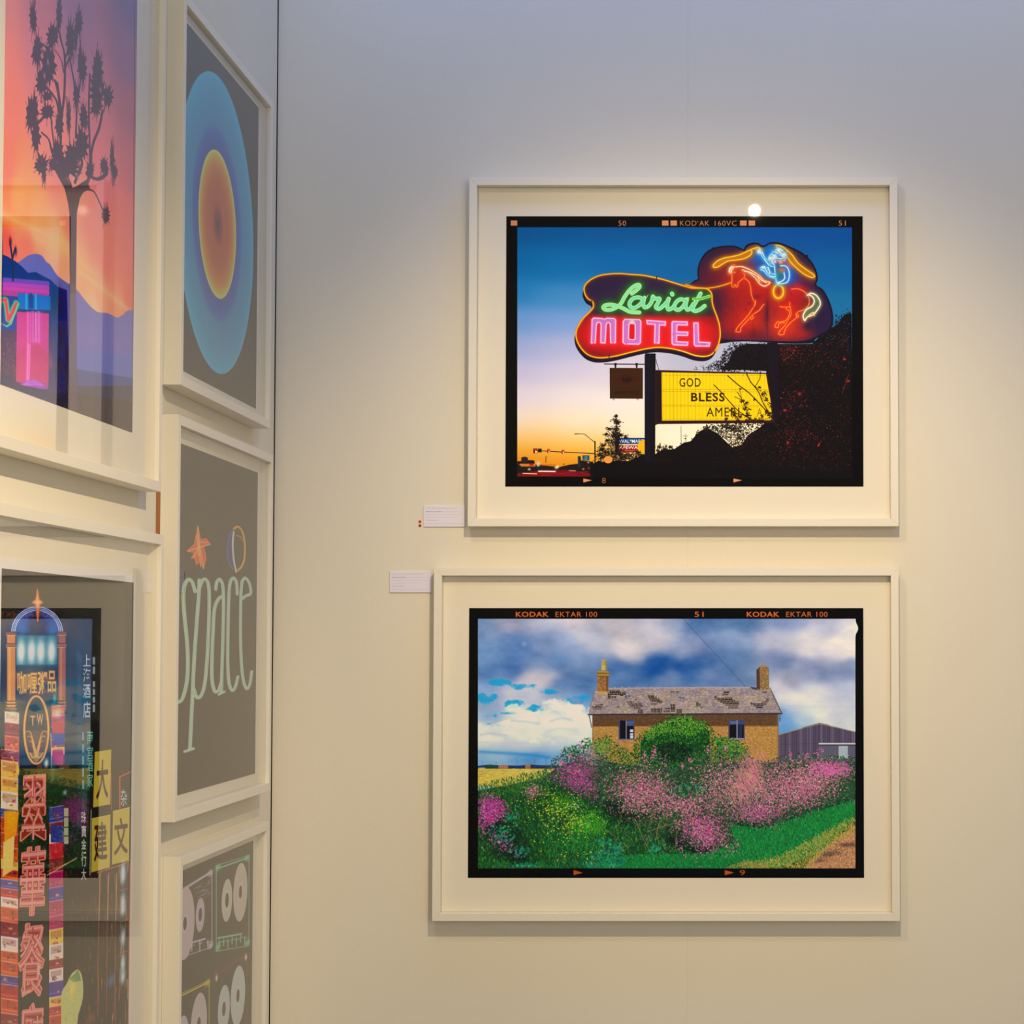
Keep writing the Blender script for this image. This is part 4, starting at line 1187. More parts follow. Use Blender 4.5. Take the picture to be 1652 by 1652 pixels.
    scatter(G((640, 760), (760, 720), (900, 760), (880, 860), (680, 880)), 500, dkg, .8, 2.2)
    scatter(G((1060, 690), (1200, 700), (1300, 780), (1320, 840), (1100, 820)), 700, [(62, 146, 40), (100, 170, 60), (34, 110, 34), (20, 70, 30)], .6, 1.5)
    # base of the pink drifts
    pinkm = F((395, 730), (430, 690), (490, 640), (560, 650), (600, 660), (660, 690), (720, 700), (760, 650), (800, 660), (870, 700), (920, 650), (1000, 640), (1100, 670), (1160, 690), (1240, 660), (1330, 665), (1465, 670), (1465, 815), (1400, 830), (1300, 860), (1240, 890), (1150, 915), (1040, 895), (1035, 960), (1060, 985), (950, 1000), (860, 960), (800, 930), (720, 900), (620, 850), (520, 790), (430, 760))
    cv.poly(F((440, 750), (500, 690), (600, 680), (700, 720), (1000, 690), (1465, 690), (1465, 800), (1300, 850), (1240, 880), (1050, 890), (1030, 960), (950, 990), (800, 920), (620, 840)), (30, 54, 34))
    cv.poly(F((440, 750), (500, 690), (600, 680), (700, 720), (1000, 690), (1465, 690), (1465, 800), (1300, 850), (1040, 860), (620, 800)), (34, 74, 44), .5)
    scatter(pinkm, 11000, [(24, 84, 36), (40, 110, 52), (16, 50, 30), (70, 110, 60), (40, 60, 50), (60, 40, 70)], .6, 1.9)
    # yellow-flowered meadow in front
    mead = F((190, 800), (350, 760), (430, 770), (520, 800), (620, 860), (800, 930), (900, 1000), (900, 1050), (190, 1050))
    scatter(mead, 5000, [(20, 100, 34), (34, 130, 30), (14, 66, 30), (60, 140, 30), (12, 90, 50)], .8, 2.6, .28, 1, 1.3)
    for x, y, sx, sy, c, n in ((290, 960, 60, 55, dkg, 1300), (250, 900, 40, 40, dkg, 500), (330, 1010, 40, 25, dkg, 400), (690, 870, 60, 26, dkg, 600), (860, 950, 34, 30, dkg, 600), (1090, 905, 60, 12, dkg, 400), (640, 840, 34, 22, dkg, 300), (930, 985, 50, 12, dkg, 260), (560, 900, 60, 40, [(24, 130, 20), (50, 160, 30), (90, 170, 40)], 900), (520, 960, 90, 40, [(14, 110, 40), (24, 130, 40), (10, 80, 30)], 900), (480, 830, 50, 30, [(60, 140, 24), (40, 110, 30)], 500)):
        q = F(*np.stack([rng.normal(x, sx * .55, n), rng.normal(y, sy * .55, n)], 1).ravel())
        cv.dabs(q, rng.uniform(.8, 2.4, n), .35, rng.uniform(0, 3, n), pick(rng, c, n, 8), .8)
    grass = F((560, 1050), (620, 1010), (760, 1000), (860, 1000), (960, 1000), (1060, 960), (1040, 900), (1160, 915), (1300, 865), (1465, 815), (1465, 880), (1330, 1000), (1200, 1050))
    cv.poly(grass, (14, 112, 46))
    scatter(grass, 6500, [(14, 120, 44), (22, 150, 54), (10, 84, 40), (40, 160, 60), (20, 130, 70)], .7, 2.2, .3, 1.4, 1.3)
    scatter(F((190, 1030), (900, 1010), (1200, 1040), (1200, 1050), (190, 1050)), 1200, [(14, 110, 44), (22, 130, 54), (10, 84, 40)], .7, 2.2, .3, 1.0, 1.3)
    # gravel track
    track = F((1465, 905), (1420, 930), (1370, 970), (1310, 1020), (1290, 1050), (1465, 1050))
    cv.poly(track, (196, 132, 84))
    scatter(track, 2600, [(206, 146, 96), (182, 118, 74), (220, 160, 110), (160, 108, 76)], .5, 1.5, .5, .6)
    for x, y, sx, sy, n in ((1440, 968, 30, 6, 260), (1370, 1000, 26, 9, 240), (1345, 1020, 20, 7, 120), (1400, 990, 40, 10, 120)):
        q = F(*np.stack([rng.normal(x, sx * .6, n), rng.normal(y, sy * .6, n)], 1).ravel())
        cv.dabs(q, rng.uniform(.5, 1.6, n), .5, rng.uniform(0, 3, n), pick(rng, [(104, 72, 62), (130, 90, 70), (84, 64, 62)], n, 6), .7)
    edge = F((1465, 870), (1465, 925), (1410, 950), (1340, 1010), (1300, 1050), (1120, 1050), (1090, 1030), (1200, 1010), (1300, 960), (1400, 905))
    scatter(edge, 2600, [(180, 150, 44), (150, 140, 40), (206, 166, 60), (90, 140, 50), (210, 176, 90)], .7, 2.0, .3, 2.2, 1.2, .9)
    scatter(F((1020, 1050), (1090, 1020), (1160, 1030), (1160, 1050)), 260, [(170, 150, 60), (150, 120, 60)], .6, 1.6, .4, 1)
    # teal leaves, bottom
    for x, y, sx, sy, n in ((600, 1005, 40, 16, 120), (660, 985, 26, 20, 90), (620, 960, 24, 14, 50), (570, 1035, 30, 8, 60), (650, 1030, 40, 14, 90), (270, 935, 40, 34, 120), (350, 1040, 36, 7, 60), (330, 990, 30, 20, 60), (790, 980, 20, 14, 60), (900, 780, 60, 20, 60), (300, 870, 30, 20, 50)):
        q = F(*np.stack([rng.normal(x, sx * .55, n), rng.normal(y, sy * .55, n)], 1).ravel())
        cv.dabs(q, rng.uniform(1.0, 2.8, n), .6, rng.uniform(0, 3, n), pick(rng, [(24, 140, 96), (18, 110, 84), (40, 160, 110), (16, 80, 64)], n, 8), .9)
    # stems
    for _ in range(90):
        x, y = rng.uniform(640, 860), rng.uniform(880, 1010)
        a = rng.uniform(-2.6, -.5)
        L = rng.uniform(14, 50)
        cv.stroke(curve(F((x, y), (x + L * .5 * math.cos(a) + 2, y + L * .5 * math.sin(a)), (x + L * math.cos(a), y + L * math.sin(a)))), .5, pick(rng, [(130, 140, 60), (90, 110, 50), (150, 130, 70)], 1)[0], .7)
    for pts in (((760, 925), (820, 905), (880, 888), (930, 870)), ((720, 880), (745, 940), (770, 990)), ((790, 960), (800, 900), (830, 860)), ((855, 985), (860, 940), (858, 900))):
        cv.stroke(curve(F(*pts)), .9, (140, 142, 66), .8)
    for pts in (((500, 838), (515, 828), (535, 845), (545, 860)), ((470, 850), (500, 838), (530, 842)), ((520, 832), (540, 835)), ((690, 828), (680, 850))):
        cv.stroke(curve(F(*pts)), 1.1, (150, 190, 160), .7)
    for _ in range(260):
        x, y = rng.uniform(400, 620), rng.uniform(880, 1045)
        cv.stroke(F((x, y), (x + rng.uniform(-9, 9), y - rng.uniform(8, 26))), .5, pick(rng, [(60, 170, 40), (110, 180, 60), (30, 130, 40), (140, 190, 80)], 1)[0], .6)
    for _ in range(240):
        x, y = rng.uniform(1050, 1460), rng.uniform(850, 1040)
        if y > 905 - (x - 1160) * .3 and y < 1120 - (x - 1100) * .62:
            cv.stroke(F((x, y), (x + rng.uniform(-5, 5), y - rng.uniform(5, 14))), .5, pick(rng, [(60, 180, 90), (110, 200, 120), (20, 110, 50)], 1)[0], .6)
    for i in range(14):
        x = 290 + i * 11 + rng.uniform(-3, 3)
        y = 762 - i * 2.5
        cv.stroke(F((x, y + 8), (x + rng.uniform(-2, 2), y - rng.uniform(4, 20))), 1.0, (50, 104, 50), .8)
    # yellow flowers
    n = 330
    q = np.stack([rng.normal(470, 48, n), rng.normal(870, 48, n)], 1)
    q[:, 0] += (q[:, 1] - 870) * .45
    q2 = np.stack([rng.uniform(190, 600, 70), rng.uniform(790, 1040, 70)], 1)
    q = np.vstack([q, q2])
    cv.dabs(F(*q.ravel()), rng.uniform(.5, 1.3, len(q)), .75, rng.uniform(0, 3, len(q)), pick(rng, [(214, 206, 30), (236, 224, 60), (180, 190, 40)], len(q), 8))
    # pink flowers
    pk = [(222, 92, 140), (236, 134, 164), (206, 76, 130), (244, 170, 186), (186, 84, 136), (216, 124, 154)]
    dp = [(186, 40, 140), (210, 60, 150), (150, 40, 120), (228, 110, 180), (130, 50, 130)]
    dusty = [(206, 112, 140), (226, 140, 158), (180, 88, 128), (238, 160, 160), (160, 90, 130)]
    for poly, n, cols, s0, s1, so in ((F((400, 740), (470, 680), (540, 650), (600, 670), (600, 860), (520, 800)), 900, dp, .5, 1.3, 3), (F((600, 700), (760, 680), (870, 720), (900, 860), (760, 900), (600, 850)), 1500, pk, .5, 1.4, 4),
                                      (F((880, 700), (960, 650), (1100, 680), (1240, 670), (1240, 880), (1040, 895), (900, 850)), 1900, dusty, .5, 1.5, 4), (F((1120, 680), (1300, 665), (1465, 680), (1465, 780), (1370, 830), (1240, 885), (1120, 860)), 2300, pk, .5, 1.4, 4),
                                      (F((860, 840), (1030, 840), (1035, 960), (1060, 985), (950, 1000), (860, 960)), 1100, dp + pk, .5, 1.5, 4), (F((1030, 820), (1240, 820), (1240, 880), (1150, 915), (1040, 890)), 700, dp + dusty, .5, 1.2, 3),
                                      (F((190, 795), (250, 795), (300, 830), (300, 870), (240, 900), (190, 960)), 640, dp, .7, 1.8, 3), (F((190, 930), (240, 900), (350, 990), (330, 1010), (220, 1000)), 60, dp, .7, 1.8, 3), (F((330, 780), (400, 740), (420, 800), (350, 840)), 110, pk, .5, 1.2, 2),
                                      (F((760, 800), (1000, 800), (1000, 850), (800, 890)), 420, pk, .5, 1.4, 4), (F((1300, 680), (1465, 690), (1465, 740), (1300, 740)), 700, [(214, 80, 160), (226, 110, 170)], .5, 1.3, 2)):
        P = np.asarray(poly)
        n = int(n * 1.8)
        q = jitter(rng, n * 3, (P[:, 0].min(), P[:, 1].min(), P[:, 0].max(), P[:, 1].max()))
        q = q[inside(q, P)][:n]
        cl = rng.randint(0, max(1, len(q) // 5), len(q))
        q = .55 * q + .45 * q[cl] + rng.normal(0, so, q.shape) * np.where(rng.rand(len(q), 1) < .15, 2.4, .8)
        m = len(q)
        cv.dabs(q, rng.uniform(s0, s1, m) * .92, .65, rng.uniform(0, 3, m), pick(rng, cols, m, 12), .92)
    scatter(pinkm, 2600, [(30, 110, 50), (60, 130, 60), (20, 70, 40), (110, 150, 70), (24, 40, 36)], .5, 1.5, al=.9)
    for x, y, s in ((965, 645, 5), (787, 650, 5), (780, 668, 5), (1025, 640, 4), (752, 660, 4), (535, 632, 4), (750, 690, 6), (820, 690, 7), (880, 700, 5), (905, 680, 5), (578, 655, 7), (560, 660, 6), (1352, 655, 4), (1245, 665, 4), (1335, 660, 4), (1300, 668, 4), (1052, 968, 12), (1064, 978, 9), (1040, 985, 9), (1030, 940, 12), (1036, 900, 9), (868, 955, 11), (880, 985, 10), (930, 998, 9), (985, 996, 9), (862, 900, 9), (525, 720, 6), (470, 690, 5), (500, 665, 5)):
        n = 12
        q = F(*np.stack([rng.normal(x, s * .8, n), rng.normal(y, s * 1.6, n)], 1).ravel())
        cv.dabs(q, rng.uniform(.7, 1.5, n), .7, rng.uniform(0, 3, n), pick(rng, [(226, 112, 160), (214, 90, 150)], n, 10))
    # ragged lower edge of the drift: grass growing into it
    edge_ = curve(F((700, 925), (800, 960), (870, 990), (950, 1003), (1050, 990), (1046, 950), (1040, 905), (1150, 918), (1240, 892), (1300, 862), (1400, 832), (1465, 816)), n=60)
    q = edge_ + rng.normal(0, 2.6, edge_.shape)
    m = len(q)
    cv.dabs(q, rng.uniform(.8, 2.2, m), .32, rng.normal(1.4, .5, m), pick(rng, [(14, 120, 44), (22, 150, 54), (10, 84, 40), (8, 50, 30), (190, 90, 140)], m, 8), .9)
    # wind-blurred plume
    for _ in range(520):
        x, y = rng.normal(1105, 26), rng.normal(745, 42)
        x -= (y - 745) * .25
        L = rng.uniform(6, 22)
        cv.stroke(F((x, y), (x - L * .55, y - L)), rng.uniform(.7, 1.5), pick(rng, [(226, 112, 138), (232, 150, 140), (206, 96, 132), (150, 150, 90), (236, 130, 150)], 1)[0], .55)
    for _ in range(150):
        x, y = rng.normal(575, 22), rng.normal(672, 18)
        L = rng.uniform(5, 14)
        cv.stroke(F((x, y), (x + L, y + L * .35)), rng.uniform(.6, 1.2), pick(rng, [(186, 110, 160), (130, 130, 150), (90, 140, 100), (206, 130, 170)], 1)[0], .5)
    cv.a = 255 * np.clip(cv.a / 255, 0, 1) ** .88
    # film rebate
    for r in ((740, 960, 771, 1440), (1380, 960, 1410, 1440), (740, 960, 1410, 998.3), (740, 1401, 1410, 1440)):
        cv.rect(*r, (0, 0, 0))
    cv.poly(curve(F((1463, 205), (1466, 218), (1472, 232), (1472, 244), (1466, 256), (1463, 266), (1458, 240)), True), (236, 236, 244))
    o1 = (214, 104, 44)
    for s, x0, x1, b in (('KODAK', 318, 430, .028), ('EKTAR 100', 452, 593, .006), ('51', 921, 952, .01), ('KODAK', 1097, 1208, .028), ('EKTAR 100', 1230, 1370, .006)):
        cv.text(s, *F((x0, 181.5))[0], *F((x1, 199.5))[0], o1, bold=b, spacing=1.08)
    for x in (513, 1023):
        cv.poly(F((x, 1053), (x + 32, 1062), (x, 1071)), (190, 84, 32))
    cv.text('9', *F((1073, 1053))[0], *F((1092, 1071))[0], (190, 84, 32), bold=.01)


# ------------------------------------------------------------------ spiky tree at sunset
def art_desert(cv):
    rng = np.random.RandomState(2)
    H = crop(0, 0, .27845)
    I = crop(0, 400, .27845)
    pts = [((5, 10), (226, 132, 128)), ((60, 10), (205, 120, 140)), ((120, 5), (170, 115, 155)), ((210, 0), (125, 95, 150)), ((5, 80), (240, 128, 118)), ((60, 80), (222, 125, 140)), ((130, 90), (185, 118, 155)), ((205, 90), (165, 108, 145)),
           ((5, 170), (250, 125, 105)), ((80, 170), (240, 132, 130)), ((150, 170), (225, 120, 135)), ((210, 180), (195, 108, 128)), ((5, 260), (255, 120, 95)), ((90, 280), (250, 135, 125)), ((160, 270), (240, 125, 132)), ((212, 270), (222, 112, 122)),
           ((30, 330), (255, 165, 100)), ((110, 340), (255, 145, 120)), ((5, 340), (255, 130, 80)), ((5, 385), (255, 95, 50)), ((60, 365), (255, 170, 110)), ((150, 370), (255, 135, 125)), ((210, 370), (250, 120, 115)), ((40, 400), (250, 130, 90)), ((30, 360), (255, 140, 80)), ((90, 395), (255, 190, 130)),
           ((100, 430), (250, 170, 130)), ((130, 440), (255, 170, 125)), ((160, 470), (255, 165, 125)), ((190, 500), (255, 150, 110)), ((170, 420), (255, 130, 115)), ((210, 450), (255, 115, 95)), ((210, 500), (255, 110, 85)), ((150, 500), (255, 190, 140)), ((110, 470), (250, 180, 150)), ((200, 420), (255, 120, 110))]
    cv.a[:] = cv.colour_field(pts, 4, soft=14)
    for p, c, w_ in ((((0, 345), (60, 372), (120, 402)), (255, 205, 140), 9), (((130, 440), (170, 470), (212, 505)), (255, 205, 140), 6), (((60, 385), (110, 410), (150, 440)), (255, 195, 130), 7)):
        cv.stroke(curve(p), 0, c, glow=w_, gcolor=c, galpha=.55)
    back = I((-60, 200), (60, 110), (110, 80), (150, 50), (190, 36), (235, 42), (265, 80), (290, 100), (330, 160), (390, 205), (440, 240), (500, 315), (560, 370), (620, 378), (680, 405), (790, 425), (790, 1300), (-60, 1300))
    cv.poly(curve(back, True, 4), (112, 108, 186))
    cv.mask = cv.poly_mask(back)
    for y, c in ((500, (90, 110, 190)), (620, (60, 70, 130)), (760, (60, 50, 66)), (950, (56, 46, 58)), (1150, (48, 40, 48))):
        cv.poly(I((-60, y), (800, y + 140), (800, 1400), (-60, 1400)), c, .75)
    cv.mask = None
    front = I((-60, 10), (40, 50), (90, 80), (125, 110), (160, 145), (205, 140), (250, 165), (290, 185), (330, 225), (385, 245), (400, 800), (430, 1300), (-60, 1300))
    cv.poly(front, (40, 46, 120))
    cv.mask = cv.poly_mask(front)
    n = 400
    cv.dabs(I(*np.stack([rng.uniform(250, 400, n), rng.uniform(430, 1000, n)], 1).ravel()), rng.uniform(3, 9, n), .6, rng.uniform(0, 3, n), pick(rng, [(50, 40, 66), (36, 34, 60), (84, 44, 50), (60, 60, 90)], n, 8), .5)
    cv.mask = None
    cv.poly(I((385, 800), (790, 800), (790, 1300), (385, 1300)), (62, 52, 58), .6)
    # motel building with its sign
    cv.poly(I((-60, 165), (275, 195), (285, 300), (285, 835), (-60, 800)), (60, 20, 80))
    for y0, y1, c in ((165, 190, (120, 70, 190)), (190, 215, (190, 60, 190)), (215, 240, (206, 60, 170)), (240, 270, (190, 20, 150))):
        cv.poly(I((-60, y0), (280, y0 + 28), (285, y1 + 28), (-60, y1)), c)
    cv.poly(I((100, 262), (290, 280), (290, 362), (100, 355)), (16, 112, 205))
    for x in (150, 205):
        cv.stroke(I((x, 270), (x, 355)), 3, (80, 190, 250), .7)
    cv.poly(I((175, 255), (190, 280), (190, 350), (165, 350), (162, 280)), (40, 50, 120), .8)
    cv.poly(I((-60, 280), (100, 285), (95, 480), (-60, 470)), (60, 60, 150))
    cv.poly(I((-60, 470), (100, 480), (95, 790), (-60, 760)), (84, 22, 56))
    n = 240
    cv.dabs(I(*np.stack([rng.uniform(-40, 90, n), rng.uniform(500, 740, n)], 1).ravel()), rng.uniform(1, 3, n), .7, 0, pick(rng, [(150, 30, 66), (40, 20, 40), (180, 50, 50), (100, 60, 50)], n, 8), .7)
    cv.poly(I((95, 370), (280, 380), (278, 815), (90, 775)), (222, 0, 132))
    cv.poly(I((95, 600), (165, 560), (240, 570), (278, 640), (278, 815), (90, 775)), (206, 0, 90), .7)
    for x, c, w_ in ((158, (250, 150, 220), 2.4), (172, (240, 120, 210), 2), (188, (225, 120, 200), 4), (205, (245, 190, 235), 2), (222, (235, 140, 215), 4), (238, (215, 90, 180), 2)):
        cv.stroke(I((x, 372), (x, 545)), w_, c, .7)
    cv.stroke(I((160, 555), (155, 780)), 3, (255, 150, 220), .75, glow=3, gcolor=(250, 80, 170), galpha=.5)
    cv.stroke(I((172, 560), (165, 780)), 1.4, (255, 200, 235), .6)
    cv.poly(curve(I((110, 800), (150, 770), (190, 765), (240, 780), (270, 800), (265, 820), (180, 815)), True, 4), (170, 60, 200))
    for r in (0, 10, 20):
        cv.stroke(curve(I((125 + r, 800), (160, 775 + r), (200, 772 + r), (255 - r, 798))), 1.2, (230, 150, 235), .7)
    cv.poly(I((-60, 700), (60, 740), (100, 790), (400, 850), (400, 1000), (-60, 860)), (36, 14, 60), .85)
    q = I((300, 840))[0]
    cv.blob(q[0], q[1], 14, 10, (90, 60, 70), .5)
    cv.blob(*I((280, 650))[0], 8, 20, (190, 90, 90), .55)
    cv.blob(*I((335, 310))[0], 9, 22, (56, 40, 84), .9)
    cv.blob(*I((320, 370))[0], 6, 16, (40, 30, 60), .9)
    for col, w_ in (((40, 150, 120), 9), ((120, 220, 120), 6), ((240, 60, 50), 4)):
        cv.stroke([I((-20, 420), (-10, 310), (30, 300), (45, 420), (95, 320))], w_, col)
    cv.stroke([I((-10, 430), (35, 455), (60, 440), (105, 320))], 2, (110, 220, 130))
    # small yucca on the left
    for pts_, w_ in ((((72, 190), (68, 60), (60, 0), (56, -20)), 2.4), (((70, 60), (80, 20), (88, 0)), 2)):
        cv.stroke(I(*pts_), w_, (48, 24, 40))
    cv.blob(*H((57, 1400))[0], 2.4, 7, (50, 20, 36))
    cv.blob(*H((88, 1455))[0], 2.2, 7, (50, 20, 36))
    # the tree
    tc = (72, 48, 72)
    cv.poly(H((372, 1095), (300, 960), (340, 960), (400, 1060), (415, 1090), (440, 1080), (500, 1040), (520, 1095), (480, 1115), (460, 1150), (442, 1240), (438, 1652), (436, 1700), (400, 1700), (402, 1652), (400, 1240), (392, 1180)), tc)
    cv.poly(H((400, 1640), (438, 1640), (442, 2000), (445, 2400), (392, 2400), (396, 2000)), (92, 72, 92), .75)
    br = [(((420, 1150), (405, 1060), (365, 980), (350, 850), (352, 700), (370, 540), (372, 330), (352, 240), (340, 180)), 3.2), (((372, 335), (400, 290), (408, 250)), 2.0), (((345, 700), (330, 600), (300, 545), (262, 500)), 4.0), (((350, 650), (335, 540), (318, 470)), 4.2),
          (((430, 1060), (470, 960), (468, 900)), 3.4), (((400, 330), (430, 500), (440, 640), (436, 800)), 2.6), (((462, 230), (466, 380), (462, 480), (450, 560)), 2.2), (((518, 430), (512, 640), (516, 800), (520, 980)), 3.0), (((592, 640), (572, 740), (535, 840), (512, 990)), 3.4),
          (((240, 770), (280, 810), (300, 890), (330, 960)), 3.0), (((290, 640), (300, 760), (320, 900)), 2.2), (((500, 1010), (560, 1038), (610, 1010), (620, 970)), 4.4), (((490, 1095), (540, 1110), (575, 1175), (602, 1240)), 2.8), (((330, 960), (370, 1060), (410, 1180)), 3.8), (((480, 1090), (510, 1040), (515, 960)), 4.0), (((270, 650), (240, 690), (210, 720)), 2.5), (((380, 560), (390, 640), (395, 720)), 1.4), (((400, 330), (372, 400)), 2), (((470, 680), (500, 720), (515, 760)), 2.2), (((330, 480), (345, 600)), 3), (((318, 290), (352, 350), (366, 420)), 2), (((230, 270), (250, 260), (280, 300)), 3)]
    for p, w_ in br:
        cv.stroke(curve(H(*p)), w_ * 1.05, tc)
    cl = [(188, 110, 20, 95, -.14), (340, 90, 17, 105, .05), (455, 135, 22, 80, 0), (300, 215, 34, 75, .1), (405, 235, 28, 120, 0), (212, 300, 28, 110, .05), (280, 380, 42, 120, 0), (238, 480, 32, 80, 0), (472, 390, 26, 100, -.1), (560, 420, 34, 130, .1), (560, 540, 42, 100, 0), (622, 565, 30, 70, 0), (556, 615, 32, 60, 0), (440, 560, 18, 75, 0), (182, 660, 34, 120, .15), (270, 650, 36, 50, 0), (205, 790, 26, 110, 0), (395, 690, 13, 110, 0), (482, 680, 24, 80, 0), (468, 850, 38, 110, 0), (330, 890, 32, 80, 0), (238, 960, 40, 60, 0), (300, 955, 20, 40, 0), (385, 970, 75, 70, 0), (600, 965, 22, 50, 0), (648, 930, 14, 110, -.05), (662, 1000, 17, 45, 0), (610, 1250, 24, 55, 0), (252, 1015, 12, 55, 0), (420, 900, 45, 70, 0), (520, 985, 22, 60, 0), (340, 720, 22, 90, 0), (436, 220, 10, 90, 0), (270, 560, 30, 30, 0)]
    for x, y, rx, ry, t in cl:
        n = 26
        ring = []
        for k in range(n):
            a = 2 * math.pi * k / n
            rr = (rng.uniform(.55, .8) if k % 2 else rng.uniform(.85, 1.25))
            u, v = rx * 1.12 * rr * math.cos(a), ry * 1.05 * rr * math.sin(a) * (1.1 if math.sin(a) < 0 else .9)
            ring.append((x + u - v * math.sin(t) * .6, y + v))
        cv.poly(H(*[c for pt in ring for c in pt]), tc)
        for _ in range(9):
            a = rng.uniform(0, 6.28)
            u, v = rx * math.cos(a), ry * math.sin(a)
            cv.stroke(H((x + u * .6, y + v * .6), (x + u * 1.2, y + v * 1.25 + (18 if v > 0 else -12))), .7, tc, .75)
    for x, y in ((255, 440), (275, 360), (580, 520), (590, 590), (275, 965), (165, 780), (405, 1030), (450, 1030)):
        cv.blob(*H((x, y))[0], 1.6, 5, (214, 130, 150), .9)
    # dark edge of the sheet
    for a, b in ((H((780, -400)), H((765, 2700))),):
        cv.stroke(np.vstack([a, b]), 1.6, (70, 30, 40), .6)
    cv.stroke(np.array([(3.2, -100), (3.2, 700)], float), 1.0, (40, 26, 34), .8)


# ------------------------------------------------------------------ night street of neon signs
def art_street(cv):
    rng = np.random.RandomState(4)
    J = crop(0, 780, .27845)
    K = crop(0, 1192, .27845)
    cv.a[:] = (14, 17, 26)
    f = fbm(cv.h, cv.w, 160, 5, 3, .6)
    cv.a += (f[..., None] - .35) * np.array([34, 44, 56])
    navy = (10, 14, 34)

    def R_(C_, x0, y0, x1, y1, c, a=1.0):
        cv.poly(C_((x0, y0), (x1, y0), (x1, y1), (x0, y1)), c, a)

    # far clutter of lights in the lower half
    cols = [(206, 70, 30), (226, 120, 40), (180, 40, 40), (236, 170, 70), (150, 90, 50), (90, 60, 50), (240, 200, 130), (60, 40, 40)]
    n = 900
    x = rng.uniform(-10, 770, n); y = rng.uniform(420, 1800, n)
    k = (x > 290)
    cv.dabs(K(*np.stack([x[k], y[k]], 1).ravel()), rng.uniform(1, 6, k.sum()), .5, np.pi / 2, pick(rng, cols, k.sum(), 10), .35)
    for _ in range(260):
        x, y = rng.uniform(350, 760), rng.uniform(700, 1700)
        s = .25 + .75 * min(1, max(0, (x - 480) / 200))
        L = rng.uniform(20, 120)
        cv.stroke(K((x, y), (x + rng.uniform(-3, 3), y + L)), rng.uniform(.7, 2.2), pick(rng, [(216, 90, 50), (236, 150, 90), (190, 60, 50), (240, 200, 150), (120, 60, 50)], 1)[0], .6 * s)
    R_(K, 350, 780, 560, 1100, (78, 66, 56), .6)
    # central dark blade sign
    R_(J, 85, 700, 335, 1330, (8, 14, 34))
    # arch with blue glow
    cx_, cy_, rx, ry = 210, 860, 138, 140
    for t in range(7):
        s = 1 - t * .13
        th = np.linspace(np.pi, 2 * np.pi, 24)
        ring = J(*np.stack([cx_ + rx * s * np.cos(th), cy_ + ry * s * np.sin(th)], 1).ravel())
        cv.poly(ring, ((20, 60, 130), (22, 86, 160), (16, 70, 150), (12, 50, 110), (10, 34, 80), (8, 20, 50), (6, 10, 28))[t])
    cv.blob(*J((130, 840))[0], 12, 14, (20, 110, 190), .8)
    cv.blob(*J((300, 850))[0], 12, 14, (20, 110, 190), .8)
    cv.blob(*J((210, 830))[0], 9, 26, (8, 12, 28), .95)
    R_(J, 90, 880, 330, 1060, (40, 120, 140), .9)
    for i, x in enumerate((118, 178, 232, 294)):
        cv.blob(*J((x, 975))[0], 7.5, 20, (225, 250, 236), 1)
        cv.blob(*J((x, 975))[0], 5, 14, (250, 255, 250), 1)
    R_(J, 90, 1050, 330, 1100, (14, 80, 84), .7)
    for s in (1.0, .93, 1.07):
        th = np.linspace(np.pi, 2 * np.pi, 30)
        cv.stroke(J(*np.stack([cx_ + rx * s * np.cos(th), cy_ + 5 + ry * s * np.sin(th)], 1).ravel()), 1.3, (210, 220, 250), glow=1.5, gcolor=(70, 110, 210))
    star = J((212, 612), (222, 672), (243, 688), (224, 704), (214, 800), (204, 704), (182, 688), (204, 672))
    cv.poly(star, (246, 190, 140))
    cv.stroke(np.vstack([star, star[:1]]), 1.0, (230, 130, 80), glow=2, gcolor=(180, 90, 50))
    # gold columns
    for x0, x1, c, c2 in ((36, 84, (228, 146, 14), (255, 196, 60)), (334, 376, (176, 98, 20), (226, 150, 50))):
        R_(J, x0, 860, x1, 1300, c)
        R_(J, x0 + 8, 940, x0 + 22, 1290, c2, .6)
        for y in (862, 872, 930, 942, 1262, 1280, 1300):
            cv.stroke(J((x0 - 6, y), (x1 + 6, y)), 1.8, (90, 46, 16))
            cv.stroke(J((x0 - 6, y + 6), (x1 + 6, y + 6)), 1.2, (250, 190, 90))
    # yellow writing
    cv.text('咖喱粥', *J((96, 1090))[0], *J((268, 1222))[0], (244, 190, 24), bold=.012, glow=1.6, gcolor=(180, 100, 10))
    cv.text('品', *J((272, 1085))[0], *J((320, 1210))[0], (244, 190, 24), bold=.012, glow=1.6, gcolor=(180, 100, 10))
    cv.blob(*J((312, 1245))[0], 4, 10, (40, 200, 190), .9)
    # oval emblem
    th = np.linspace(0, 2 * np.pi, 50)
    def oval(r1, r2, cx0=206, cy0=1428):
        return J(*np.stack([cx0 + r1 * np.cos(th), cy0 + r2 * np.sin(th)], 1).ravel())
    cv.poly(oval(74, 200), (30, 18, 10))
    cv.poly(J((145, 1430), (270, 1430), (262, 1530), (240, 1590), (206, 1618), (172, 1590), (150, 1530)), (120, 74, 12), .8)
    cv.poly(J((160, 1560), (250, 1560), (206, 1622)), (200, 160, 20), .8)
    cv.stroke(oval(70, 196), 3.4, (226, 150, 26), glow=1.4, gcolor=(160, 80, 10))
    cv.stroke(oval(70, 196), 1.2, (255, 200, 80))
    cv.text('T', *J((170, 1345))[0], *J((200, 1402))[0], (236, 180, 120), bold=.02)
    cv.text('W', *J((208, 1335))[0], *J((246, 1400))[0], (236, 180, 120), bold=.02)
    for s in (-1, 1):
        for q in range(4):
            cv.stroke(curve(J((206 + s * (66 - q * 14), 1440 + q * 26), (206 + s * (36 - q * 6), 1440 + q * 30), (206 + s * 10, 1520 + q * 16), (206, 1560 + q * 10))), 1.2, (240, 180, 90))
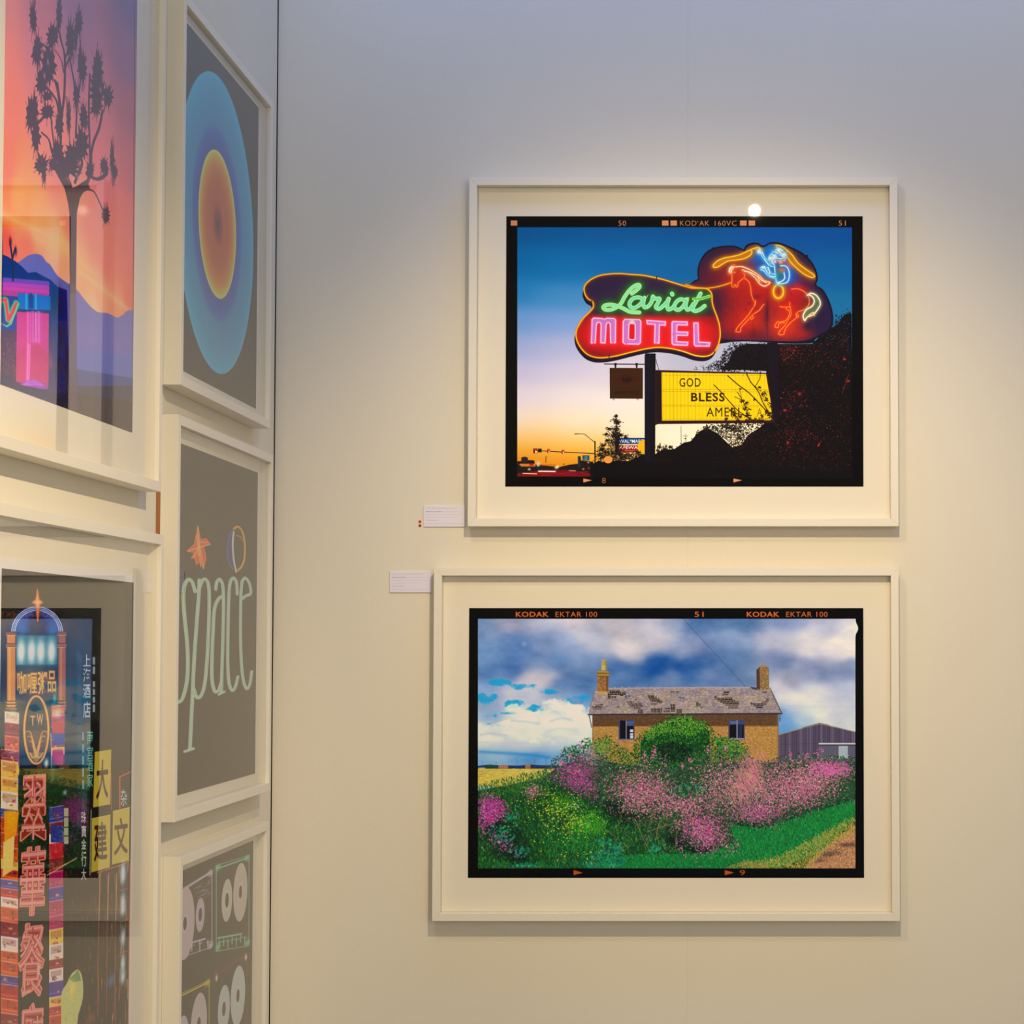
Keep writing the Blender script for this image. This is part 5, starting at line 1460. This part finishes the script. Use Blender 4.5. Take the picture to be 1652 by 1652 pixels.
    cv.stroke(curve(J((170, 1560), (185, 1590), (206, 1575), (226, 1590), (244, 1560))), 1.4, (250, 220, 60))
    # bands of boxes left and right of the blade
    box_cols = [(240, 170, 60), (206, 30, 50), (196, 20, 110), (60, 60, 170), (240, 220, 210), (226, 80, 40), (250, 196, 90), (150, 30, 60)]

    def boxes(C_, x0, x1, y0, y1, step, sh, seed, w2=0.0):
        r = np.random.RandomState(seed)
        y = y0
        while y < y1:
            hgt = step * r.uniform(.6, 1.2)
            c = np.array(box_cols[r.randint(0, len(box_cols))], float)
            cv.poly(C_((x0, y), (x1, y - sh), (x1, y + hgt - sh), (x0, y + hgt)), c)
            cv.poly(C_((x0 + 10, y + 10), (x1 - 10, y - sh + 10), (x1 - 10, y + hgt * .6 - sh), (x0 + 10, y + hgt * .6)), c * .55 + np.array([60, 30, 30]), .8)
            cv.stroke(C_((x0, y), (x1, y - sh)), 1.0, (250, 226, 200), .8)
            cv.stroke(C_((x0 + 4, y + hgt * .75), (x1 - 4, y + hgt * .75 - sh)), .9, (250, 200, 140), .6)
            for _ in range(5):
                bx_ = r.uniform(x0 + 8, x1 - 20)
                by_ = y + r.uniform(.15, .8) * hgt
                cv.poly(C_((bx_, by_), (bx_ + r.uniform(6, 24), by_), (bx_ + r.uniform(6, 24), by_ + r.uniform(4, 16)), (bx_, by_ + r.uniform(4, 16))), np.array(box_cols[r.randint(0, 8)]) * r.uniform(.4, 1.1), .75)
            y += hgt
    boxes(J, 22, 106, 1320, 1700, 74, -10, 1)
    boxes(J, 294, 370, 1290, 1610, 66, 6, 2)
    R_(J, 300, 1380, 368, 1446, (206, 16, 70)); R_(J, 305, 1462, 366, 1512, (50, 70, 170)); R_(J, 300, 1545, 362, 1630, (206, 20, 110))
    cv.blob(*J((330, 1330))[0], 9, 8, (255, 240, 200), .9)
    cv.blob(*J((70, 1340))[0], 9, 8, (255, 235, 180), .8)
    cv.stroke(curve(J((290, 1450), (294, 1650))), 1, (250, 220, 230))
    # dark building with a blue-green blade sign
    R_(J, 380, 945, 455, 2100, (8, 18, 30))
    cv.poly(J((440, 960), (470, 1000), (470, 2000), (440, 2000)), (14, 74, 84))
    R_(J, 470, 960, 600, 2000, (12, 22, 30))
    R_(J, 455, 1500, 500, 1900, (14, 92, 90), .8)
    for i in range(9):
        cv.stroke(J((380, 760 + i * 30), (610, 764 + i * 30)), .9, (60, 72, 88), .35)
    wt = (206, 222, 226)
    for ch, y0, y1 in (('上', 990, 1060), ('海', 1070, 1150), ('酒', 1160, 1245), ('店', 1262, 1360)):
        cv.text(ch, *J((477, y0))[0], *J((520, y1))[0], wt, bold=.012)
    for i, (y0, y1) in enumerate(((1005, 1050), (1060, 1105), (1145, 1180), (1190, 1225), (1235, 1270), (1280, 1325))):
        R_(J, 533, y0, 546, y1, (190, 206, 214), .85)
    for ch, y0, y1 in (('南', 1430, 1510), ('宫', 1520, 1600), ('酒', 1600, 1670), ('家', 1680, 1760)):
        cv.text(ch, *J((500, y0))[0], *J((534, y1))[0], (120, 206, 186), bold=.012)
    for i in range(5):
        R_(J, 472, 1440 + i * 70, 482, 1490 + i * 70, (170, 200, 206), .8)
    R_(J, 600, 1100, 620, 2000, (30, 30, 34))
    # the four pink characters down the blade
    cv.poly(K((112, 150), (285, 150), (270, 1800), (90, 1800)), (16, 10, 36))
    boxes(K, 0, 100, 60, 1800, 84, -14, 5)
    boxes(K, 280, 362, 400, 1800, 78, 14, 6)
    R_(K, 290, 500, 360, 600, (60, 60, 150)); R_(K, 290, 610, 355, 690, (206, 30, 60))
    cv.poly(K((20, 420), (105, 420), (90, 560), (20, 600)), (240, 150, 30)); cv.poly(K((15, 600), (80, 560), (70, 760), (10, 800)), (250, 210, 120))
    cv.stroke(K((0, 340), (100, 330)), 1, (240, 150, 60)); cv.blob(*K((60, 460))[0], 9, 16, (255, 180, 40), .7)
    cv.blob(*K((264, 140))[0], 4, 8, (240, 255, 240), .95)
    for y0 in (30, 100, 170):
        cv.stroke(K((60, y0), (80, y0 + 40)), 1.6, (240, 150, 60)); cv.stroke(K((50, y0 + 50), (90, y0 + 45)), 1.4, (240, 150, 60))
    cv.stroke(K((290, 180), (365, 170)), 1, (40, 200, 160)); cv.stroke(K((285, 240), (362, 215)), 1, (60, 200, 160))
    cv.blob(*K((300, 200))[0], 6, 20, (20, 120, 100), .8); cv.blob(*K((375, 310))[0], 5, 5, (200, 210, 190), .8)
    R_(K, 380, 60, 470, 430, (14, 50, 54), .7)
    for ch, q in (('翠', (118, 205, 270, 588)), ('華', (112, 622, 262, 1022)), ('餐', (102, 1064, 258, 1490)), ('廳', (108, 1530, 250, 1930))):
        x0, y0, x1, y1 = q
        quad = K((x0 + 14, y0 + 14), (x1 - 6, y0), (x1 - 14, y1 - 6), (x0, y1))
        cv.text(ch, 0, 0, 0, 0, (150, 40, 50), quad=quad, bold=.02, glow=2.2, gcolor=(206, 60, 50), outline=2.0, ocolor=(244, 150, 130))
        cv.text(ch, 0, 0, 0, 0, (206, 92, 88), quad=quad, bold=.006)
        cv.text(ch, 0, 0, 0, 0, (255, 214, 200), quad=quad, bold=-.012, alpha=.55)
    # small vertical signs in the middle
    for i, (y0, y1) in enumerate(((400, 450), (455, 510), (515, 560), (565, 610))):
        R_(K, 366, y0, 392, y1, (225, 225, 170), .8)
    for ch, y0, y1 in (('珠', 420, 490), ('寶', 500, 570), ('金', 580, 640), ('行', 650, 740), ('大', 750, 820)):
        cv.text(ch, *K((466, y0))[0], *K((496, y1))[0], (232, 226, 226), bold=.01)
    cv.stroke(K((524, 410), (516, 790)), 1.0, (230, 220, 200))
    cv.stroke(K((270, 790), (440, 690)), 1.6, (190, 220, 130)); cv.stroke(K((270, 770), (430, 700)), .9, (240, 150, 90))
    # yellow boards
    yb = (206, 184, 74)
    for ch, q, tq in (('大', ((545, 82), (640, 66), (635, 380), (535, 398)), ((555, 115), (625, 105), (622, 345), (552, 355))),
                      ('建', ((528, 462), (636, 440), (632, 745), (524, 775)), ((540, 490), (615, 478), (618, 700), (540, 715))),
                      ('文', ((650, 420), (748, 396), (744, 705), (644, 730)), ((658, 462), (738, 450), (736, 665), (656, 678)))):
        cv.poly(K(*[v for p in q for v in p]), yb)
        cv.stroke(K(*[v for p in (q[0], q[1]) for v in p]), 1.2, (230, 210, 120))
        cv.text(ch, 0, 0, 0, 0, (70, 28, 44), quad=K(*[v for p in tq for v in p]), bold=.016)
    cv.poly(J((545, 1555), (640, 1540), (640, 1600), (545, 1600)), yb)
    # orange framed shapes on the right
    cv.stroke(K((690, 400), (690, 220), (755, 190)), 2.2, (226, 96, 60), glow=2, gcolor=(150, 60, 40))
    cv.text('杂', *K((694, 290))[0], *K((732, 390))[0], (190, 206, 206), bold=.012)
    cv.stroke(K((640, 200), (640, 410)), 1.2, (206, 100, 110)); cv.stroke(K((560, 775), (700, 730), (760, 700)), 1.8, (216, 110, 70))
    for y, sy in ((760, 16), (800, 14), (940, 18), (990, 12), (1150, 18), (1300, 20), (1380, 14)):
        cv.blob(*K((708, y))[0], 4.6, sy, (226, 240, 244), .95)
    for y in (880, 1060, 1240):
        cv.stroke(K((690, y), (735, y - 12)), 1.2, (226, 100, 70))
    for x in (575, 625, 672):
        cv.stroke(K((x, 780), (x - 6, 1050)), 2.2, (226, 150, 100), .8); cv.stroke(K((x - 8, 1060), (x - 12, 1600)), 2.0, (196, 84, 66), .7)
    cv.stroke(K((748, 720), (738, 1700)), 1.8, (206, 90, 60))
    cv.blob(*K((640, 1400))[0], 8, 14, (120, 150, 206), .7)
    cv.blob(*K((520, 1620))[0], 9, 12, (206, 110, 60), .6)
    # pale yellow tree-lit shape near the bottom
    leafy = curve(K((350, 1652), (352, 1480), (380, 1420), (420, 1350), (455, 1340), (475, 1400), (476, 1500), (450, 1600), (430, 1700), (350, 1760)), True, 5)
    cv.poly(leafy, (206, 206, 128))
    cv.poly(K((398, 1390), (450, 1340), (466, 1400), (420, 1410)), (90, 140, 100), .8)
    cv.blob(*K((415, 1450))[0], 5, 14, (250, 220, 120), .8)
    n = 60
    cv.dabs(K(*np.stack([rng.uniform(360, 460, n), rng.uniform(1440, 1640, n)], 1).ravel()), rng.uniform(1, 2.5, n), .5, rng.uniform(0, 3, n), pick(rng, [(226, 220, 150), (180, 186, 110), (120, 150, 90)], n, 8), .6)
    cv.stroke(K((360, 1420), (420, 1350), (540, 1320)), .8, (160, 110, 80))


# ------------------------------------------------------------------ the disc
def art_disc(cv):
    c0 = cv.T([(351, 362)])[0]
    s = cv.res
    cx_, cy_ = c0[0], c0[1]
    Y, X = np.mgrid[0:cv.h, 0:cv.w].astype(float)
    d = np.sqrt((X - cx_) ** 2 + (Y - cy_) ** 2) / s
    R0 = .2365
    bgc = np.array([72, 62, 70.])
    img = np.zeros((cv.h, cv.w, 3)) + bgc
    stops = [(0, (118, 62, 72)), (.035, (196, 112, 84)), (.07, (202, 118, 84)), (.092, (214, 140, 80)), (.108, (232, 186, 96)), (.1135, (236, 206, 120)), (.1165, (236, 206, 120)), (.1175, (58, 104, 156)), (.135, (58, 112, 166)), (.148, (60, 122, 172)), (.158, (62, 146, 172)), (.20, (62, 156, 178)), (.225, (70, 166, 186)), (R0, (78, 176, 194))]
    r = np.array([a for a, _ in stops])
    cc = np.array([b for _, b in stops], float)
    col = np.stack([np.interp(d, r, cc[:, i]) for i in range(3)], -1)
    col = np.where((d < .0065)[..., None], np.array([58, 54, 84.]), col)
    m = np.clip((R0 - d) * s + .5, 0, 1)[..., None]
    fine = (np.random.RandomState(1).rand(cv.h, cv.w, 1) - .5) * 8
    cv.a = img * (1 - m) + col * m + fine
    groove = np.sin(d * 2 * np.pi / .0022) * 2.0
    cv.a += (groove * m[..., 0])[..., None]


# ------------------------------------------------------------------ lettering print
def art_space(cv):
    J = crop(0, 780, .27845)
    cv.a[:] = (76, 66, 66)
    cv.a += (fbm(cv.h, cv.w, 300, 4, 6)[..., None] - .5) * 8
    T_ = [[(1128, 625), (1112, 572), (1090, 556), (1068, 585), (1060, 650), (1066, 760), (1078, 880), (1086, 1000), (1084, 1110), (1072, 1190), (1052, 1250), (1030, 1268)],
          [(1152, 560), (1150, 640), (1138, 800), (1124, 1000), (1112, 1250), (1098, 1540)],
          [(1148, 620), (1168, 565), (1190, 556), (1206, 590), (1210, 680), (1206, 850), (1196, 1040), (1182, 1170), (1160, 1232), (1136, 1236), (1120, 1190)],
          [(1248, 612), (1254, 572), (1272, 556), (1288, 590), (1293, 680), (1290, 860), (1284, 1060), (1280, 1210)],
          [(1290, 650), (1262, 672), (1240, 730), (1232, 860), (1226, 1010), (1226, 1130), (1240, 1200), (1262, 1200), (1280, 1150)],
          [(1372, 640), (1368, 575), (1350, 548), (1330, 580), (1322, 700), (1318, 900), (1318, 1060), (1326, 1160), (1344, 1198), (1362, 1176), (1376, 1120)],
          [(1398, 668), (1424, 650), (1450, 636), (1446, 590), (1430, 556), (1410, 552), (1396, 600), (1392, 760), (1392, 920), (1398, 1060), (1410, 1150), (1428, 1188), (1446, 1160), (1456, 1090)]]
    lines = [curve(J(*[v for p in t for v in p]), n=5) for t in T_]
    cv.stroke(lines, 5.6, (176, 198, 168))
    cv.stroke(lines, 3.2, (150, 180, 152))
    cv.stroke(lines, .9, (200, 216, 190), .8)
    cv.stroke(J((1068, 1552), (1118, 1536)), 4.5, (176, 198, 168))
    cv.stroke(J((1266, 1222), (1298, 1206)), 4, (176, 198, 168))
    # little star
    o = (236, 128, 76)
    star = J((1144, 245), (1160, 325), (1192, 318), (1218, 352), (1178, 362), (1192, 430), (1176, 496), (1160, 450), (1136, 470), (1126, 432), (1106, 434), (1122, 402), (1080, 392), (1124, 352))
    cv.poly(star, (206, 100, 62))
    cv.stroke(np.vstack([star, star[:1]]), 1.2, o)
    for a, b in (((1144, 250), (1160, 480)), ((1215, 352), (1090, 390)), ((1150, 330), (1178, 490)), ((1150, 370), (1120, 430)), ((1160, 340), (1200, 340)), ((1140, 300), (1148, 420))):
        cv.stroke(J(a, b), 1.8, (248, 170, 116), .8)
    # little planet ring
    th = np.linspace(0, 2 * np.pi, 40)
    cv.poly(J((1352, 262), (1328, 300), (1315, 380), (1322, 460), (1345, 490), (1364, 505), (1350, 420), (1345, 340)), (84, 84, 124))
    cv.stroke(curve(J((1352, 262), (1326, 310), (1314, 390), (1324, 460), (1350, 498))), 1.8, (104, 108, 160))
    cv.stroke(curve(J((1352, 280), (1346, 350), (1352, 440), (1366, 512))), 3.0, (196, 196, 186))
    cv.stroke(curve(J((1354, 262), (1376, 250), (1402, 280), (1416, 350), (1414, 430), (1398, 480), (1372, 505))), 3.6, (196, 160, 84))
    cv.stroke(curve(J((1368, 300), (1392, 310), (1404, 330))), 2.5, (214, 128, 72), .8)


# ------------------------------------------------------------------ see-through cassettes
def art_tapes(cv):
    L = crop(280, 1380, .16460)
    rng = np.random.RandomState(9)
    cv.a[:] = (64, 58, 50)
    cv.a += (fbm(cv.h, cv.w, 300, 4, 16)[..., None] - .5) * 10

    def disc(x, y, r, col, hub, rh, light):
        p = L((x, y))[0]
        P = cv.T([p])[0]
        q = cv.T([L((x, y + r))[0]])[0]
        rr = abs(q[1] - P[1])
        th = np.linspace(0, 2 * np.pi, 60)
        def ring(k):
            a = np.stack([P[0] + rr * k * np.cos(th), P[1] + rr * k * np.sin(th)], 1)
            return np.stack([a, np.roll(a, -1, 0)], 1).reshape(-1, 4)
        for k, c in ((1.0, light), (.985, col), (rh * 1.35, light), (rh * 1.25, col), (rh, hub)):
            r_ = cv.cover(ring(k))
            if r_:
                cv.put(*r_, c)

    def cassette(x0, x1, y0, y1, s, c, dim):
        """Outline of the shell in detail coordinates; s = rise of the perspective edge."""
        cA = L((x0, y0 + s), (x1, y0), (x1, y1 - s * .55), (x0, y1))
        cv.poly(cA, np.array(dim), .55)
        cv.stroke(np.vstack([cA, cA[:1]]), 1.6, c, .8)
        cv.stroke(L((x0 + 40, y0 + s * .9 + 30), (x1 - 30, y0 + 30)), 2.4, c)
        cv.stroke(L((x0 + 20, y1 - 130), (x1 - 70, y1 - 130 - s * .4)), 3.0, c, .9)
        for i in range(7):
            t = i / 6
            xx = x0 + 30 + (x1 - x0 - 70) * t
            yy = y1 - 60 - s * .45 * t + rng.uniform(-8, 8)
            cv.stroke(L((xx, yy - 50), (xx, yy + rng.uniform(10, 50))), 2.0, c, .8)
            cv.stroke(L((xx - 12, yy - 24), (xx + 26, yy - 36)), 1.8, c, .7)
        for a, b in ((x0 + 16, y0 + s + 20), (x1 - 16, y0 + 24), (x0 + 18, y1 - 40), (x1 - 14, y1 - s * .5 - 34)):
            cv.blob(*L((a, b))[0], 5.0, 6.5, c, .95)

    pale = (172, 160, 168)
    cassette(-170, 372, 150, 1080, 330, (176, 168, 180), (70, 60, 60))
    for _ in range(40):
        x, y = rng.uniform(190, 345), rng.uniform(240, 420)
        cv.stroke(L((x, y + (345 - x) * .4), (x + 36, y + (345 - x) * .4 - 18)), 1.3, (150, 140, 152), .6)
    disc(108, 668, 352, (166, 152, 152), (62, 44, 70), .18, (188, 172, 176))
    disc(258, 582, 165, (160, 150, 156), (70, 60, 66), .40, (190, 184, 190))
    cassette(415, 735, 0, 940, 100, (122, 176, 150), (70, 78, 66))
    disc(520, 440, 208, (168, 164, 150), (78, 70, 62), .34, (186, 190, 176))
    disc(652, 360, 284, (170, 162, 148), (82, 74, 64), .22, (190, 188, 174))
    cassette(-160, 345, 1225, 2200, 240, (176, 166, 70), (68, 64, 46))
    disc(245, 1652, 300, (166, 158, 152), (70, 60, 62), .22, (190, 182, 176))
    disc(85, 1800, 226, (160, 154, 156), (70, 60, 66), .34, (186, 180, 182))
    cassette(395, 715, 960, 2000, 190, (112, 80, 88), (78, 56, 62))
    disc(490, 1505, 232, (164, 168, 164), (92, 72, 80), .30, (180, 188, 186))
    disc(628, 1375, 290, (168, 172, 166), (92, 72, 78), .22, (184, 192, 188))
    for x, y in ((705, 1000), (418, 1205)):
        cv.blob(*L((x, y))[0], 2.0, 5.5, (214, 200, 190), .95)


# ------------------------------------------------------------------ caption cards
def art_card(cv, seed):
    r = np.random.RandomState(seed)
    cv.a[:] = (226, 214, 216)
    w, h = cv.w, cv.h

    def word(x, y, n, hgt, c, a):
        """A printed word too small to read: a row of letter-like strokes."""
        for i in range(n):
            hh = hgt * r.choice([.65, .65, 1.0])
            x0 = x + i * hgt * .62
            sl = (slice(int(y - hh), int(y)), slice(int(x0), int(x0 + hgt * .42)))
            cv.a[sl] = cv.a[sl] * (1 - a) + a * np.array(c)
        return x + n * hgt * .62 + hgt * .5

    for row, (fy, hgt, c, a, end) in enumerate(((.13, 10, (150, 130, 130), .55, .80), (.29, 12, (96, 80, 78), .85, .36), (.43, 9, (165, 145, 150), .5, .93), (.56, 9, (165, 148, 150), .5, .80), (.70, 10, (120, 100, 100), .6, .33), (.86, 9, (165, 145, 150), .5, .93))):
        x = w * .055
        while x < w * end:
            x = word(x, h * fy + hgt / 2, r.randint(3, 9), hgt, c, a)
        if row == 1:
            while x < w * .88:
                x = word(x, h * fy + hgt / 2, r.randint(3, 7), hgt * .85, (150, 132, 132), .5)
# ------------------------------------------------------------------ printing an artwork on a sheet
def s2l(c):
    c = np.asarray(c, dtype=np.float64)
    return np.where(c <= 0.04045, c / 12.92, ((c + 0.055) / 1.055) ** 2.4)


def l2s(c):
    c = np.clip(c, 0, 1)
    return np.where(c <= 0.0031308, c * 12.92, 1.055 * c ** (1 / 2.4) - 0.055)


def print_material(name, art, light=(1.0, 1.0, 1.0), lift=0.0, rough=0.5):
    """light: how strongly the lamps light the sheet, so the ink is mixed for that light."""
    h, w = art.shape[:2]
    img = bpy.data.images.new(name, w, h, alpha=False)
    lin = (s2l(np.clip(art, 0, 255) / 255.0) - lift) / np.array(light)
    enc = l2s(np.clip(lin, 0.0, 0.95)).astype(np.float32)
    px = np.ones((h, w, 4), np.float32)
    px[..., :3] = enc[::-1]
    img.pixels.foreach_set(px.ravel())
    img.update()
    img.pack()
    m, nt, p = new_mat(name)
    t = nt.nodes.new('ShaderNodeTexImage')
    t.image = img
    t.interpolation = 'Cubic'
    t.extension = 'EXTEND'
    nt.links.new(t.outputs[0], p.inputs['Base Color'])
    p.inputs['Roughness'].default_value = rough
    p.inputs['Specular IOR Level'].default_value = 0.04
    return m


def sheet(name, x0, x1, y, z0, z1, thick, mat, parent):
    """A thin sheet whose front (towards -y) carries the print."""
    bm = bmesh.new()
    box(bm, x0, x1, y, y + thick, z0, z1)
    uv = bm.loops.layers.uv.new('UVMap')
    for f in bm.faces:
        for l in f.loops:
            l[uv].uv = ((l.vert.co.x - x0) / (x1 - x0), (l.vert.co.z - z0) / (z1 - z0))
    return link(name, bm, mat, parent)


# ------------------------------------------------------------------ the framed pictures
RAIL, DEPTH, RECESS = 0.0142, 0.031, 0.018


def framed(name, label, wall, a0, a1, h0, h1, p0, p1, q0, q1, mat, paper=0.0, raw=False):
    """wall 'back' or 'left'; a = along the wall, h = height above the eye; p, q = the printed sheet."""
    z0, z1 = EYE + h0, EYE + h1
    mid = (a0 + a1) / 2
    if wall == 'back':
        t = thing(name, label, 'picture', (mid, WY, z0))
    else:
        t = thing(name, label, 'picture', (WX, mid, z0), math.pi / 2)
    w, h = (a1 - a0) / 2, z1 - z0
    r = RAIL
    yb, yf = -0.006, -DEPTH
    quads = [((-w, 0), (w, 0), (w - r, r), (-w + r, r)),
             ((-w, h), (-w + r, h - r), (w - r, h - r), (w, h)),
             ((-w, 0), (-w + r, r), (-w + r, h - r), (-w, h)),
             ((w, 0), (w, h), (w - r, h - r), (w - r, r))]
    for q in quads:                          # four mitred rails
        bm = bmesh.new()
        lo = [bm.verts.new((x, yb, z)) for x, z in q]
        hi = [bm.verts.new((x, yf, z)) for x, z in q]
        bm.faces.new(lo)
        bm.faces.new(hi)
        for i in range(4):
            j = (i + 1) % 4
            bm.faces.new((lo[i], lo[j], hi[j], hi[i]))
        link('frame_rail', bm, M_frame, t, 0.0005)
    ym = -(DEPTH - RECESS)
    bk = box_obj('backing_board', (-w + 0.0006, w - 0.0006, -0.0058, -0.0006, 0.0006, h - 0.0006), M_raw if raw else M_frame, t)
    if raw:
        bk['label'] = 'raw brown wood edge of the backing'
    box_obj('mount_board', (-w + r + .0003, w - r - .0003, ym, -0.0062, r + .0003, h - r - .0003), M_mount, t)
    x0, x1 = p0 - mid, p1 - mid
    zz0, zz1 = q0 - h0, q1 - h0
    ys = ym - 0.0006
    if paper:
        box_obj('paper', (x0 - paper, x1 + paper, ys, ym - 0.00005, zz0 - paper, zz1 + paper), M_paper, t)
        ys -= 0.0003
    sheet('print', x0, x1, ys, zz0, zz1, 0.00025 if paper else 0.0005, mat, t)
    # the pane
    bm = bmesh.new()
    yg = -(DEPTH - 0.006)
    v = [bm.verts.new(p) for p in ((-w + r, yg, r), (w - r, yg, r), (w - r, yg, h - r), (-w + r, yg, h - r))]
    bm.faces.new(v)
    link('glass_pane', bm, M_glass, t)
    return t


M_paper = painted('lilac_white_paper', (0.80, 0.77, 0.76), 0.85)

mats = {}
ARTS = dict(tree=(art_desert, (2.110, 2.593, 0.288, 0.930), 1900),
            street=(art_street, (2.121, 2.606, -0.555, 0.085), 1900),
            disc=(art_disc, (2.790, 3.297, 0.4075, 0.931), 1500),
            neon=(art_space, (2.790, 3.315, -0.2205, 0.2985), 1700),
            tapes=(art_tapes, (2.820, 3.306, -0.865, -0.3344), 1700),
            motel=(art_motel, (-0.3733, 0.2787, 0.2887, 0.7845), 2500),
            house=(art_house, (-0.4379, 0.2777, -0.4196, 0.0675), 2500))
LIGHT = dict(tree=((.9, .85, .75), .03), street=((.9, .85, .75), .03), disc=((.62, .6, .55), 0.09),
             neon=((.62, .6, .5), .09), tapes=((.5, .48, .42), .08),
             motel=((1, .85, .78), 0.0), house=((1, .90, .80), 0.0))
for k, (fn, rect, res) in ARTS.items():
    lefty = k in ('tree', 'street', 'disc', 'neon', 'tapes')
    cv = Canvas(rect, res, 'left' if lefty else 'back')
    fn(cv)
    mats[k] = print_material('print_' + k, cv.a, *LIGHT[k])
    del cv

framed('framed_print', 'white framed print of a black spiky desert tree against a pink sunset sky', 'left',
       2.025, 2.673, 0.2136, 1.003, 2.110, 2.593, 0.288, 0.930, mats['tree'])
framed('framed_print', 'white framed print of a crowded night street of neon signs in Chinese writing', 'left',
       2.040, 2.690, -0.630, 0.1543, 2.121, 2.606, -0.555, 0.085, mats['street'], paper=0.012)
framed('framed_print', 'white framed print of a pale blue disc with an orange centre on grey', 'left',
       2.763, 3.331, 0.3765, 0.952, 2.790, 3.297, 0.4075, 0.931, mats['disc'])
framed('framed_print', 'white framed grey print reading space in tall pale green letters', 'left',
       2.755, 3.358, -0.253, 0.3326, 2.790, 3.315, -0.2205, 0.2985, mats['neon'], raw=True)
framed('framed_print', 'white framed grey print of see-through audio cassettes with pale round reels', 'left',
       2.789, 3.347, -0.895, -0.3057, 2.820, 3.306, -0.865, -0.3344, mats['tapes'])
framed('framed_photograph', 'white framed photograph of a glowing neon motel sign at dusk, above the brick house photograph', 'back',
       -0.4394, 0.341, 0.2152, 0.852, -0.3733, 0.2787, 0.2887, 0.7845, mats['motel'])
framed('framed_photograph', 'white framed photograph of a derelict brick house behind pink flowers', 'back',
       -0.4998, 0.3406, -0.4949, 0.14, -0.4379, 0.2777, -0.4196, 0.0675, mats['house'])


# ------------------------------------------------------------------ caption cards and sold dots
def card(label, x0, x1, h0, h1, seed):
    cv = Canvas((x0, x1, h0, h1), 9000, 'back')
    art_card(cv, seed)
    m = print_material('caption_print', cv.a, (1, .93, .85), 0)
    mid = (x0 + x1) / 2
    t = thing('caption_card', label, 'label', (mid, WY, EYE + h0), 0, 'caption cards on the back wall')
    w, h = (x1 - x0) / 2, h1 - h0
    box_obj('card', (-w, w, -0.0022, -0.0002, 0, h), M_paper, t, 0.0002)
    sheet('printed_face', -w + .0004, w - .0004, -0.0024, .0004, h - .0004, 0.00015, m, t)


card('small white caption card with red dots at its left, beside the motel photograph',
     -0.5235, -0.4470, 0.2160, 0.2550, 3)
card('small white caption card beside the top left corner of the brick house photograph',
     -0.5846, -0.5080, 0.0960, 0.1350, 8)


def dot(label, x, h, mat):
    bm = bmesh.new()
    r, n = 0.0028, 20
    c0 = bm.verts.new((0, -0.0006, 0))
    rim = [bm.verts.new((r * .9 * math.cos(a * 2 * math.pi / n), -0.0006, r * .9 * math.sin(a * 2 * math.pi / n))) for a in range(n)]
    bk = [bm.verts.new((r * math.cos(a * 2 * math.pi / n), -0.00005, r * math.sin(a * 2 * math.pi / n))) for a in range(n)]
    for i in range(n):
        j = (i + 1) % n
        bm.faces.new((c0, rim[i], rim[j]))
        bm.faces.new((rim[i], rim[j], bk[j], bk[i]))
    bm.faces.new(bk)
    o = link('sold_dot', bm, mat, None, loc=(x, WY, EYE + h))
    o['label'] = label
    o['category'] = 'sticker'
    o['group'] = 'sold dots'


dot('round red sticker beside the upper caption card, upper of the two', -0.5304, 0.2253, M_red)
dot('round brownish red sticker beside the upper caption card, lower of the two', -0.5303, 0.2182, M_red2)
